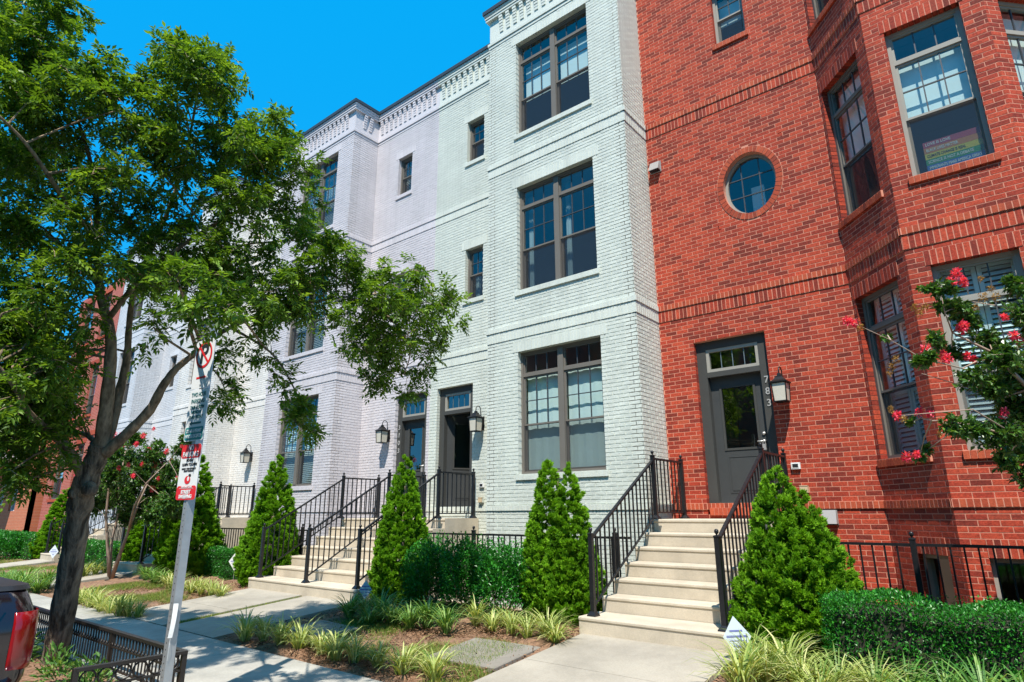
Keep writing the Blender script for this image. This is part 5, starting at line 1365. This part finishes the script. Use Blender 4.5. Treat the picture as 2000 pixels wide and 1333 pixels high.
# ---- arborvitae
def arborvitae_mesh(name, tops, n, seed, m='arb'):
    """tops: (dx, dy, height, radius) of each leader; upright feathery plumes made of flat scaly sprays"""
    g = np.random.default_rng(seed); P_, D_, T_ = [], [], []
    for dx, dy, H, R_ in tops:
        k_ = int(n * (R_ * H) / sum(t[2] * t[3] for t in tops) / 36)
        for _ in range(k_):
            z = (1 - math.sqrt(g.uniform())) * .985; th = g.uniform(0, 2 * np.pi)
            prof = .80 + 1.25 * z if z < .16 else max(.03, ((1 - z) / .84)) ** .74
            r = R_ * prof * (1 + .09 * math.sin(th * 3 + z * 9 + seed) + g.normal(0, .04))
            o_ = np.array([math.cos(th), math.sin(th), 0]); L = g.uniform(.11, .20) * (1 - .55 * z)
            if _ % 3 == 0: r *= g.uniform(.55, .85)
            tip = np.array([dx, dy, z * H + .02]) + o_ * r; tip[2] += L * .5
            base = tip - o_ * (min(L * .55, r * .8)) - np.array([0, 0, L * .85])
            t = np.sqrt(g.uniform(.05, 1, 36)); axis = unit((tip - base)[None])[0]
            sd = unit(np.cross(axis, unit(g.normal(size=3)[None])[0])[None])[0]
            q = base + (tip - base) * t[:, None] + sd * (g.normal(0, .024, 36) * (1.15 - t))[:, None] + g.normal(0, .009, (36, 3))
            P_.append(q); D_.append(unit(axis * .9 + g.normal(0, .38, (36, 3)) + o_ * .15)); T_.append(np.clip(.38 + .35 * t + g.normal(0, .13, 36) + g.normal(0, .09), 0, 1))
    P_ = np.concatenate(P_); D_ = np.concatenate(D_); base_t = np.concatenate(T_); N = len(P_)
    out = []; sd = unit(np.cross(D_, unit(g.normal(size=(N, 3))))); nn = np.cross(sd, D_); tt = []
    for ang, l in ((0, .050), (.6, .040), (-.6, .040), (1.05, .028), (-1.05, .028)):
        d = unit(D_ * math.cos(ang) + sd * math.sin(ang)); s2 = np.cross(nn, d); k_ = g.uniform(.7, 1.25, N)
        out.append(leaf_quads(P_ + D_ * (.010 if ang else 0), d, unit(s2), nn, l * k_, .0068 * k_)); tt.append(np.clip(base_t + g.normal(0, .06, N), 0, 1))
    return np_mesh(name, np.concatenate(out), 4, M[m], col=np.concatenate(tt))
def arb(label, p, me, trunk_h, s=1.0, rz=0.0, sz=None):
    r_ = root('arborvitae', label, 'shrub', p, 'clipped cone evergreens by the stairs'); r_.rotation_euler = (0, 0, rz); r_.scale = (s, s, sz or s)
    o = bpy.data.objects.new('foliage', me); COL.objects.link(o); o.parent = r_; o['kind'] = 'stuff'
    t = MB().tube([(0, 0, -.08), (.01, 0, trunk_h * .5), (0, .01, trunk_h)], [.045, .03, .006], 7).mesh('stem', M['crape_bark'])
    q = bpy.data.objects.new('stem', t); COL.objects.link(q); q.parent = r_
am1 = arborvitae_mesh('foliage', [(0, 0, 2.4, .50)], 42000, 3)
am2 = arborvitae_mesh('foliage', [(-.16, -.02, 2.27, .42), (.17, .05, 2.14, .42)], 50000, 5)
am3 = arborvitae_mesh('foliage', [(-.07, 0, 1.93, .56), (.15, .03, 1.66, .56)], 60000, 8)
arb('bright green double topped arborvitae between the mint bay and red stairs', (-.68, -2.28, -1.36), am2, 1.9)
arb('broad arborvitae to the right of the red house stairs', (2.50, -2.47, -1.36), am3, 1.5)
arb('half shaded arborvitae beside the mint house stairs', (-3.86, -2.42, -1.36), am1, 2.0, 1.02)
g_ = on_plane(522, 1120, 'Y', -2.35); arb('pointed arborvitae in front of the lavender bay window', (g_.x, -2.35, -1.36), am1, 2.0, 1.22, 1.1, 1.13)
g_ = on_plane(368, 1080, 'Y', -2.4); arb('arborvitae behind the sign post in front of the white house', (g_.x, -2.4, -1.36), am1, 2.0, 1.45, 2.2, 1.22)
g_ = on_plane(290, 1090, 'Y', -2.2); arb('arborvitae behind the crape myrtle stems', (g_.x, -2.2, -1.36), am1, 2.0, 1.35, 4.0, 1.05)
g_ = on_plane(112, 1085, 'Y', -2.4); arb('farthest arborvitae behind the street tree trunk', (g_.x, -2.4, -1.36), am1, 2.0, 1.5, 3.0, 1.0)

# ---- boxwood hedges and bushes
def box_leaves(n, sampler, seed, size=.02, m='box'):
    g = np.random.default_rng(seed); P_, O_ = sampler(g, n)
    d = unit(O_ * .5 + g.normal(0, .6, P_.shape) + np.array([0, 0, .45])); s, nn = frames(d); k_ = g.uniform(.7, 1.3, n)
    return leaf_quads(P_, d, s, nn, size * 1.5 * k_, size * .42 * k_), np.clip(g.beta(2.2, 2.5, n), 0, 1)
def hedge_sampler(x0, x1, y0, y1, z0, z1):
    def f(g, n):
        P_ = np.zeros((n, 3)); O_ = np.zeros((n, 3))
        A = np.array([(x1 - x0) * (y1 - y0) * 1.3, (x1 - x0) * (z1 - z0) * 1.6, (x1 - x0) * (z1 - z0) * .5, (y1 - y0) * (z1 - z0), (y1 - y0) * (z1 - z0)]); c = g.choice(5, n, p=A / A.sum())
        u_ = g.uniform(0, 1, n); v_ = g.uniform(0, 1, n); e = np.abs(g.normal(0, .045, n))
        X = x0 + (x1 - x0) * u_
        wob = .035 * np.sin(X * 4.3) + .03 * np.sin(X * 9.1 + 1)
        top = z1 + wob - e; fr = y0 + .03 * np.sin(X * 5.7) + .02 * np.sin(v_ * 11) + e
        for k_ in range(5):
            q = c == k_
            if k_ == 0: P_[q] = np.stack([X[q], y0 + (y1 - y0) * v_[q], top[q] - .10 * np.abs(2 * v_[q] - 1) ** 5], 1); O_[q] = (0, 0, 1)
            if k_ == 1: P_[q] = np.stack([X[q], fr[q] + .05 * v_[q] ** 6, z0 + (z1 + wob[q] - z0) * v_[q]], 1); O_[q] = (0, -1, .2)
            if k_ == 2: P_[q] = np.stack([X[q], y1 - e[q], z0 + (z1 - z0) * v_[q]], 1); O_[q] = (0, 1, .2)
            if k_ == 3: P_[q] = np.stack([x0 + e[q], y0 + (y1 - y0) * u_[q], z0 + (z1 - z0) * v_[q]], 1); O_[q] = (-1, 0, .2)
            if k_ == 4: P_[q] = np.stack([x1 - e[q], y0 + (y1 - y0) * u_[q], z0 + (z1 - z0) * v_[q]], 1); O_[q] = (1, 0, .2)
        return P_, O_
    return f
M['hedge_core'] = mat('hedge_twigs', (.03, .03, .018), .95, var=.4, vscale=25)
def hedge(label, x0, x1, y0, y1, z0, z1, n, seed, size=.02):
    r_ = root('boxwood_hedge', label, 'hedge', ((x0 + x1) / 2, (y0 + y1) / 2, z0), 'clipped boxwood hedges')
    V, t = box_leaves(n, hedge_sampler(x0, x1, y0, y1, z0, z1), seed, size)
    o = link_mesh('foliage', np_mesh('foliage', V, 4, M['box'], off=wloc(r_), col=t), r_, wloc(r_)); o['kind'] = 'stuff'
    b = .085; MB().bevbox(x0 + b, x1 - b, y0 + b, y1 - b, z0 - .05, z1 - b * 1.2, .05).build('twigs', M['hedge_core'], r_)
hedge('long clipped boxwood hedge in front of the red bay', 2.95, 8.4, -3.35, -2.45, -1.4, -.66, 46000, 21)
hedge('clipped boxwood hedge in front of the lavender house', -11.2, -8.75, -2.25, -1.85, -1.4, -.70, 13000, 22, .024)
hedge('far boxwood hedge in front of the white house', -19.2, -15.0, -3.0, -2.2, -1.4, -.7, 12000, 23, .032)
hedge('far boxwood hedge near the pale blue house', -29.5, -21.6, -3.2, -2.2, -1.4, -.55, 12000, 24, .04)
def bush(label, p, rx, rz, n, seed, size=.03, name='boxwood_bush'):
    r_ = root(name, label, 'bush', p, 'loose shrubs in front of the mint house')
    def f(g, k_):
        v = unit(g.normal(size=(k_, 3))); v[:, 2] = np.abs(v[:, 2]) * 1.0 - .12 * g.uniform(0, 1, k_)
        th = np.arctan2(v[:, 1], v[:, 0]); lump = 1 + .12 * np.sin(th * 4 + v[:, 2] * 6 + seed) + .08 * np.sin(th * 9 + v[:, 2] * 13)
        kk = (1 - .45 * g.uniform(0, 1, k_) ** 2) * lump
        return np.array(p) + np.stack([v[:, 0] * rx * kk, v[:, 1] * rx * .8 * kk, .08 + np.sqrt(np.clip(v[:, 2], 0, 1)) * rz * kk], 1), v
    V, t = box_leaves(n, f, seed, size)
    o = link_mesh('foliage', np_mesh('foliage', V, 4, M['box'], off=wloc(r_), col=t), r_, wloc(r_)); o['kind'] = 'stuff'
    b = MB()
    for k_ in range(7):
        a_ = 2 * math.pi * k_ / 7; q = Vector(p); b.tube([q, q + Vector((math.cos(a_) * rx * .35, math.sin(a_) * rx * .35, rz * .4)), q + Vector((math.cos(a_) * rx * .6, math.sin(a_) * rx * .6, rz * .75))], [.012, .008, .004], 5)
    b.build('stem', M['crape_bark'], r_)
bush('glossy rounded shrub before the mint bay, next to the double arborvitae', (-1.42, -2.62, -1.38), .52, .92, 9000, 31)
bush('glossy shrub in the middle of the mint house bed', (-2.15, -2.6, -1.38), .5, .98, 9000, 32)
bush('shaded shrub nearest the arborvitae by the mint stairs', (-2.95, -2.55, -1.38), .52, .95, 9000, 33)
bush('low dark bush far behind the street tree', (-23.5, -3.4, -1.4), .8, .75, 5000, 34, .05)

# ---- liriope clumps
def clump_mesh(seed, n, L, m, upright=.6):
    g = np.random.default_rng(seed); out = []; tt = []
    for i in range(n):
        th = g.uniform(0, 2 * np.pi); r0 = abs(g.normal(0, .03)); l = L * g.uniform(.6, 1.15); lean = g.uniform(.15, 1.1) * (1.25 - upright)
        dirh = np.array([math.cos(th), math.sin(th), 0]); side = np.array([-math.sin(th), math.cos(th), 0]); w_ = g.uniform(.0055, .0095)
        pts = []; a = lean; p = dirh * r0
        for k_ in range(6):
            pts.append(p.copy()); a2 = a + 1.9 * (k_ / 5) ** 1.4 * g.uniform(.75, 1.1); p = p + (dirh * math.sin(a2) + np.array([0, 0, math.cos(a2)])) * l / 5
        ws = [w_ * .8, w_, w_, w_ * .85, w_ * .55, .0006]; t = float(np.clip(g.beta(2, 2), 0, 1))
        for k_ in range(5):
            out.append(np.array([pts[k_] - side * ws[k_], pts[k_] + side * ws[k_], pts[k_ + 1] + side * ws[k_ + 1], pts[k_ + 1] - side * ws[k_ + 1]])); tt.append(t)
    return np_mesh('clump', np.concatenate(out), 4, M[m], col=tt)
cy = [clump_mesh(50 + k_, 75, .42, 'lirio') for k_ in range(4)]
cg = [clump_mesh(60 + k_, 110, .48, 'lirio_g') for k_ in range(4)]
cb = [clump_mesh(70 + k_, 120, .52, 'lirio') for k_ in range(3)]
ORD = ['first', 'second', 'third', 'fourth', 'fifth', 'sixth', 'seventh', 'eighth', 'ninth', 'tenth', 'eleventh']
def clumps_at(spots, meshes, label, group, s=1.0, raw=False):
    pts_ = sorted([Vector((q[0], q[1], bed_z(q[1]))) if raw else gp(*q) for q in spots], key=lambda p: project(p)[0])
    for i_, p in enumerate(pts_):
        o = link_mesh('liriope_clump', random.choice(meshes), None, (p.x, p.y, p.z - .005), random.uniform(0, 6.28)); k_ = s * random.uniform(.85, 1.15); o.scale = (k_, k_, k_ * random.uniform(.9, 1.1))
        tag(o, ORD[i_] + ' from the left: ' + label, 'plant', group)
clumps_at([(478, 1252), (515, 1252), (548, 1262), (585, 1268), (628, 1277), (655, 1290), (692, 1293), (738, 1303), (786, 1318), (848, 1330)], cy, 'thin yellow green liriope tuft along the sidewalk edge', 'liriope along the sidewalk', 1.1)
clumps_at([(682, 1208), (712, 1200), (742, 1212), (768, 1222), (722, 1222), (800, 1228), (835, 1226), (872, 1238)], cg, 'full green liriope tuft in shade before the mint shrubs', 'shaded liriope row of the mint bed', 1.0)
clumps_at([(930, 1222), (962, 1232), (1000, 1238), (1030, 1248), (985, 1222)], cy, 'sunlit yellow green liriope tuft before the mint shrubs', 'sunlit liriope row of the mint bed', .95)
clumps_at([(1085, 1258), (1070, 1245)], cb, 'big yellow liriope tuft beside the red house walk, mint side', 'liriope by the red walk', .9)
clumps_at([(2.32, -3.42), (2.55, -3.75), (2.85, -3.78), (3.12, -3.70), (2.62, -3.4), (3.05, -4.05), (2.42, -4.02), (3.4, -3.75)], cb, 'big variegated liriope tuft in front of the broad arborvitae', 'liriope beside the red house stairs', 1.0, True)
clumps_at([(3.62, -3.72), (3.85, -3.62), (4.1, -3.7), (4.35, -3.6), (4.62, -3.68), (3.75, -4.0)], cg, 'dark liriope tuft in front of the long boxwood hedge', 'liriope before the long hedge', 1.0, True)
clumps_at([(158, 1180), (175, 1188), (195, 1196), (212, 1200), (232, 1205), (250, 1206), (268, 1208), (185, 1182)], cy, 'yellow liriope tuft in the row before the crape myrtle', 'liriope before the crape myrtle', 1.05)
clumps_at([(330, 1150), (350, 1156), (372, 1160), (392, 1162), (412, 1165), (430, 1168), (345, 1142), (385, 1150)], cy, 'bright liriope tuft behind the sign post', 'liriope behind the sign post', 1.1)
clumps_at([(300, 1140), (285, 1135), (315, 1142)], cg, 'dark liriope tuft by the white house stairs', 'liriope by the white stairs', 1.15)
clumps_at([(165, 1128), (185, 1125), (205, 1122), (150, 1130)], cy, 'far liriope tuft beyond the street tree trunk', 'far liriope', 1.3)
clumps_at([(20, 1150), (45, 1155), (70, 1158), (5, 1145), (30, 1160), (90, 1150)], cg, 'green liriope tuft above the truck', 'liriope above the truck', 1.3)

# ---- lawn patches, mulch chips, dry leaves
def lawn(name, x0, x1, y0, y1, n, seed, h=.06, label=None, cx=None):
    g = np.random.default_rng(seed); X = g.uniform(x0, x1, n * 3); Y = g.uniform(y0, y1, n * 3)
    k_ = np.sin(X * 3.1 + seed) + np.sin(Y * 4.3 - X * 1.7) + np.sin(X * 7.3 + Y * 5) * .6 + g.normal(0, .5, n * 3) > .1
    X, Y = X[k_][:n], Y[k_][:n]; N = len(X); Z = np.array([bed_z(y) for y in Y])
    th = g.uniform(0, 2 * np.pi, N); s = np.stack([np.cos(th), np.sin(th), np.zeros(N)], 1); P_ = np.stack([X, Y, Z - .01], 1); L = (h * g.uniform(.5, 1.3, N))[:, None]
    ln = np.stack([g.normal(0, .5, N), g.normal(0, .5, N), np.ones(N)], 1)
    V = np.stack([P_ - s * .003, P_ + s * .003, P_ + ln * L + s * .0008, P_ + ln * L - s * .0008], 1).reshape(-1, 3)
    o = link_mesh(name, np_mesh(name, V, 4, M['grass'], col=np.clip(g.beta(1.6, 1.4, N), 0, 1))); o['kind'] = 'stuff'; o['label'] = label; o['category'] = 'grass'
lawn('grass', -3.6, -.1, -5.0, -3.7, 15000, 41, .055, 'patchy short grass in the mint house bed')
lawn('grass', -11.5, -7.7, -5.0, -3.6, 14000, 42, .055, 'patchy dry grass in the lavender house bed')
lawn('grass', -19.4, -15.0, -5.3, -3.3, 9000, 43, .07, 'green grass before the white house')
lawn('grass', -29.5, -21.3, -5.3, -3.4, 7000, 44, .09, 'green grass before the far houses')
lawn('grass', -5.77, -5.63, -5.3, -3.1, 2500, 45, .045, 'thin grass strip between the paired walks')
lawn('grass', -.3, .13, -5.3, -4.6, 1200, 46, .05, 'small grass patch by the red house walk corner')
lawn('grass', 2.1, 3.2, -5.3, -4.4, 1500, 47, .05, 'sparse grass by the red house walk')
M['chip'] = leaf_mat('mulch_chip', (.07, .035, .02), (.20, .11, .06), (.42, .28, .17), trans=0, rough=.95, spec=.1)
def chips(n, boxes, seed):
    g = np.random.default_rng(seed); Vs = []
    for x0, x1, y0, y1, fr in boxes:
        k_ = int(n * fr); X = g.uniform(x0, x1, k_); Y = g.uniform(y0, y1, k_); Z = np.array([bed_z(y) for y in Y]) + g.uniform(-.005, .022, k_)
        d = unit(g.normal(size=(k_, 3)) * np.array([1, 1, .3])); s, nn = frames(d); Vs.append(leaf_quads(np.stack([X, Y, Z], 1), d, s, nn * .3, g.uniform(.02, .06, k_), g.uniform(.004, .011, k_)))
    V = np.concatenate(Vs); N = len(V) // 4
    o = link_mesh('mulch_chips', np_mesh('mulch_chips', V, 4, M['chip'], col=np.clip(g.beta(1.5, 2, N), 0, 1))); o['kind'] = 'stuff'; o['label'] = 'loose brown bark chips on the beds'; o['category'] = 'mulch'
chips(30000, [(-4.15, .1, -5.35, -2.4, .45), (2.1, 5, -5.35, -3.2, .2), (-11.6, -7.7, -5.35, -2.4, .3), (-6.3, -1.5, -7.85, -7.05, .05)], 48)

# ---- crape myrtles
def crape(label, base, stems, blobs, blooms, seeds, n_leaf, leaf=.04, stem_r=.03, seed=1):
    r_ = root('crape_myrtle', label, 'tree', base, 'crape myrtles in bloom'); g = np.random.default_rng(seed)
    tb = MB(); tips = []
    for pts, r0, r1 in stems:
        P_ = [Vector(p) for p in pts]; n_ = len(P_); tb.tube(P_, [r0 + (r1 - r0) * i / (n_ - 1) for i in range(n_)], 7); tips += P_[1:]
    tb.build('trunk', M['crape_bark'], r_, smooth=True)
    TP = np.array([tuple(t) for t in tips]); Ps, Ds = [], []; tw_ = MB(); tot = sum(b[3] ** 2 for b in blobs)
    for bx, by, bz, br in blobs:
        c = np.array([bx, by, bz]); a = TP[np.argmin(((TP - c) ** 2).sum(1))]
        tw_.tube([a, (a + c) / 2 + np.array([0, 0, .03]), c], [.007, .005, .003], 4, cap=False)
        k_ = int(n_leaf * br ** 2 / tot); nt_ = max(4, int(k_ / 16))
        for _ in range(nt_):
            d = unit(g.normal(size=3) * np.array([1, 1, .8]) + np.array([0, 0, .2])); st = c + g.normal(0, br * .2, 3); e = st + d * br * g.uniform(.6, 1.1)
            tw_.tube([st, e], [.003, .0015], 3, cap=False); t = np.linspace(.1, 1, 16)[:, None]
            Ps.append(st + (e - st) * t); Ds.append(unit(d * .4 + g.normal(0, .7, (16, 3)) + np.array([0, 0, -.05])))
    tw_.build('twigs', M['crape_bark'], r_)['kind'] = 'stuff'
    P_ = np.concatenate(Ps); D_ = np.concatenate(Ds); N = len(P_); s, nn = frames(D_); k_ = g.uniform(.7, 1.25, N)
    V = leaf_quads(P_, D_, s, nn, leaf * 1.25 * k_, leaf * .34 * k_)
    o = link_mesh('crown', np_mesh('crown', V, 4, M['crape'], off=wloc(r_), col=np.clip(g.beta(2, 2.6, N), 0, 1)), r_, wloc(r_)); o['kind'] = 'stuff'
    for lst, mm_, nm, sz in ((blooms, 'bloom', 'bloom', .020), (seeds, 'seed', 'seed_head', .012)):
        for bx, by, bz, br in lst:
            br *= .8; k_ = int(200 * (br / .1) ** 1.5) + 30; v = unit(g.normal(size=(k_, 3))); P_ = np.array([bx, by, bz]) + v * br * np.array([.8, .8, 1.05]) * g.uniform(.2, 1, (k_, 1)); d = unit(v + g.normal(0, .6, (k_, 3))); s, nn = frames(d)
            V = leaf_quads(P_, d, s, nn, g.uniform(.7, 1.3, k_) * sz * 1.3, g.uniform(.7, 1.3, k_) * sz * .5)
            o = link_mesh(nm, np_mesh(nm, V, 4, M[mm_], off=wloc(r_), col=np.clip(g.beta(2, 2, k_), 0, 1)), r_, wloc(r_))
# left one, behind the sign post
cb_ = on_plane(214, 1132, 'Z', -1.42); DL = float(np.dot(np.array(cb_) - CAM, _f))
A = lambda x, y, dd=0: at(x, y, DL + dd)
g5 = np.random.default_rng(9)
stems = [([A(214, 1134), A(212, 1090), A(207, 1010), A(212, 960), A(205, 900)], .05, .015), ([A(217, 1134), A(232, 1090), A(250, 1040), A(270, 985), A(300, 920)], .055, .015),
         ([A(213, 1132), A(218, 1060, .2), A(232, 1000, .3), A(232, 950, .3), A(245, 880, .3)], .04, .012), ([A(250, 1040), A(262, 990, -.3), A(285, 945, -.4), A(330, 900, -.4)], .03, .01)]
blobs = [(*A(x, y, g5.uniform(-.9, .9)), r_ * DL / FPX) for x, y, r_ in [(200, 985, 26), (215, 930, 30), (190, 950, 22), (240, 960, 32), (270, 990, 28), (250, 900, 30), (280, 930, 32), (310, 960, 30), (330, 985, 24), (300, 890, 24), (335, 920, 26), (355, 950, 20), (225, 890, 20), (265, 860, 18), (310, 870, 12), (350, 880, 14), (365, 860, 12), (175, 985, 18), (300, 1005, 22), (250, 1010, 22), (345, 1000, 16)]]
blooms = [(*A(x, y, g5.uniform(-1, .2)), r_ * DL / FPX) for x, y, r_ in [(303, 908, 9), (278, 907, 6), (222, 938, 7), (203, 938, 6), (297, 956, 8), (215, 886, 9), (228, 884, 8), (266, 868, 7), (280, 852, 7), (222, 848, 10), (235, 852, 7), (325, 882, 7), (160, 912, 9), (150, 898, 7), (150, 928, 7), (172, 910, 6), (355, 872, 5), (300, 838, 4), (250, 908, 5), (240, 870, 7), (290, 880, 7), (315, 905, 6), (260, 930, 6), (335, 900, 6), (195, 920, 6), (345, 935, 5), (232, 915, 5), (310, 935, 5)]]
crape('pink flowering crape myrtle with bare stems behind the sign post', tuple(cb_), stems, blobs, blooms, [], 30000, .07, seed=4)
# right one, reaching in front of the red bay
DR = 5.6
B_ = lambda x, y, dd=0: at(x, y, DR + dd)
br_ = at(2230, 1330, DR); br_ = Vector((br_.x, br_.y, -1.42))
stems = [([br_, B_(2170, 1100), B_(2080, 900), B_(2010, 760), B_(1940, 690), B_(1860, 650)], .045, .007), ([br_, B_(2200, 1050, .2), B_(2110, 800, .3), B_(2050, 640, .3), B_(2010, 540, .3)], .04, .008), ([B_(2080, 900), B_(2000, 860, -.2), B_(1900, 830, -.3), B_(1820, 822, -.3)], .015, .004),
         ([B_(1940, 690), B_(1880, 720, -.1), B_(1800, 700, -.1), B_(1740, 665, -.1), B_(1668, 632, -.1)], .008, .002), ([B_(2010, 760), B_(1950, 780, .2), B_(1900, 760, .2), B_(1800, 730, .2)], .01, .003), ([B_(2000, 860, -.2), B_(1900, 800, -.4), B_(1760, 812, -.4)], .008, .003), ([B_(1860, 650), B_(1845, 610), B_(1838, 575)], .007, .003), ([B_(2050, 640, .3), B_(1960, 600, .2), B_(1900, 590, .2)], .01, .004)]
blobs = [(*B_(x, y, g5.uniform(-.35, .35)), r_ * DR / FPX) for x, y, r_ in [(1990, 560, 26), (2010, 620, 34), (1960, 700, 34), (1990, 740, 40), (1940, 760, 30), (1985, 800, 40), (1955, 850, 36), (1995, 870, 40), (1900, 840, 26), (1860, 835, 20), (1900, 740, 22), (1930, 670, 26), (1875, 610, 22), (1845, 600, 20), (1895, 630, 20), (1820, 565, 16), (1850, 565, 14), (1860, 690, 18), (1815, 700, 14), (1835, 675, 14), (1790, 705, 12), (1820, 660, 12), (1730, 658, 7), (1780, 825, 8), (1810, 880, 10), (1795, 895, 6), (2040, 700, 40), (2040, 820, 50), (2030, 930, 40), (1965, 900, 24), (2080, 760, 50), (2060, 600, 40)]]
blooms = [(*B_(x, y, g5.uniform(-.3, .1)), r_ * DR / FPX) for x, y, r_ in [(1868, 535, 12), (1858, 552, 12), (1880, 550, 11), (1878, 641, 14), (1884, 636, 10), (1808, 683, 12), (1840, 694, 13), (1850, 702, 12), (1888, 695, 9), (1902, 702, 9), (1655, 628, 10), (1668, 632, 8), (1752, 812, 10), (1795, 806, 9), (1815, 806, 9), (1858, 823, 8), (1770, 892, 12), (1790, 888, 9), (1962, 806, 9), (1955, 822, 8), (1990, 665, 12), (1980, 655, 9), (1962, 620, 7), (2020, 690, 10)]]
seeds = [(*B_(x, y, g5.uniform(-.2, .1)), r_ * DR / FPX) for x, y, r_ in [(1740, 715, 12), (1750, 702, 10), (1738, 730, 8), (1680, 640, 9), (1795, 610, 12), (1785, 600, 9), (1808, 600, 8), (1920, 582, 14), (1945, 580, 12), (1905, 600, 9), (1740, 800, 9), (1765, 818, 9), (1835, 848, 7), (1915, 545, 8), (1935, 565, 9)]]
crape('crape myrtle branches with pink blooms before the red bay', tuple(br_), stems, blobs, blooms, seeds, 24000, .043, seed=6)
# plants inside the tree box
def box_plant(label, p, n, seed):
    r_ = root('ground_plant', label, 'plant', p, 'plants in the tree box'); g = np.random.default_rng(seed); v = unit(g.normal(size=(n, 3))); v[:, 2] = np.abs(v[:, 2])
    P_ = np.array(p) + v * np.array([.2, .2, .36]) * g.uniform(.4, 1, (n, 1)); d = unit(v + g.normal(0, .4, (n, 3))); s, nn = frames(d)
    o = link_mesh('foliage', np_mesh('foliage', leaf_quads(P_, d, s, nn, g.uniform(.06, .11, n), g.uniform(.009, .016, n)), 4, M['lirio_g'], off=wloc(r_), col=np.clip(g.beta(1.6, 3, n), 0, 1)), r_, wloc(r_)); o['kind'] = 'stuff'
box_plant('leafy plant inside the tree box behind the fence circles', (-2.35, -7.42, ZS - .02), 320, 81)
box_plant('leafy plant inside the tree box nearer the trunk', (-3.1, -7.45, ZS - .02), 260, 82)
box_plant('dark leafy plant at the foot of the street tree beside the truck', (-4.75, -7.35, ZS - .02), 320, 83)

# ------------------------------------------------------------------ across the street (out of view, mirrored in the window glass; houses added to block low sky light)
def far_tree_mesh(seed, n):
    g = np.random.default_rng(seed); cs = np.concatenate([g.normal(0, 1.35, (26, 2)), g.uniform(3.0, 8.2, (26, 1))], 1); P_ = []
    for c in cs:
        v = unit(g.normal(size=(n // 26, 3))); P_.append(c + v * g.uniform(.4, 1, (n // 26, 1)) * 1.05)
    P_ = np.concatenate(P_); d = unit(g.normal(size=P_.shape)); s, nn = frames(d); k_ = len(P_)
    return np_mesh('crown', leaf_quads(P_, d, s, nn, g.uniform(.2, .34, k_), g.uniform(.06, .1, k_)), 4, M['leaf'], col=np.clip(g.beta(2, 2.6, k_), 0, 1))
ft = [far_tree_mesh(91, 5200), far_tree_mesh(92, 5200)]
ftr = MB().tube([(0, 0, -.2), (.05, .02, 2.2), (-.05, .1, 4.5), (.1, 0, 6.8)], [.2, .16, .11, .04], 8).mesh('trunk', M['bark'], smooth=True)
for i, (x, nm) in enumerate([(-15.5, 'opposite the white house'), (-8.5, 'opposite the lavender house'), (-2.0, 'opposite the mint house'), (5.5, 'opposite the red house'), (13, 'farthest along the street behind the camera')]):
    r_ = root('street_tree', 'street tree across the road ' + nm, 'tree', (x, -18.6 + .3 * (i % 2), ZS), 'street trees across the road'); r_.rotation_euler = (0, 0, i * 1.3)
    for nme, me in (('crown', ft[i % 2]), ('trunk', ftr)):
        o = bpy.data.objects.new(nme, me); COL.objects.link(o); o.parent = r_
        if nme == 'crown': o['kind'] = 'stuff'
for i, (c, nm) in enumerate([('far_red', 'red brick'), ('far_orange', 'orange brick'), ('far_red', 'dark red brick'), ('far_orange', 'tan orange brick'), ('far_red', 'end red brick')]):
    x0 = -24 + i * 8.4; h = root('row_house', '%s row house across the road' % nm, 'house', (x0 + 4, -25, ZB), 'row houses across the road'); F_ = Face((x0 + 8.38, -24), (x0, -24))
    ops = [(u_, u_ + 1.1, z_, z_ + 1.9) for u_ in (1.0, 3.6, 6.2) for z_ in (.2, 3.7, 7.2)]
    cut_wall(F_, ops, M[c], h, -1.7, 10.8); MB().box(x0, x0 + 8.38, -33, -24.25, 10.8, 11).build('roof', M['coping'], h); MB().box(x0, x0 + 8.38, -33, -32.8, -1.7, 10.8).build('rear_wall', M[c], h)
    for a, b, c_, d in ops:
        wn = ring(F_, a, b, c_, d, .07, .08, .16, MB()).build('window', M['deck'], h)
        MB().fbox(F_, a, b, .13, .14, c_, d).build('pane', M['car_glass'], wn)
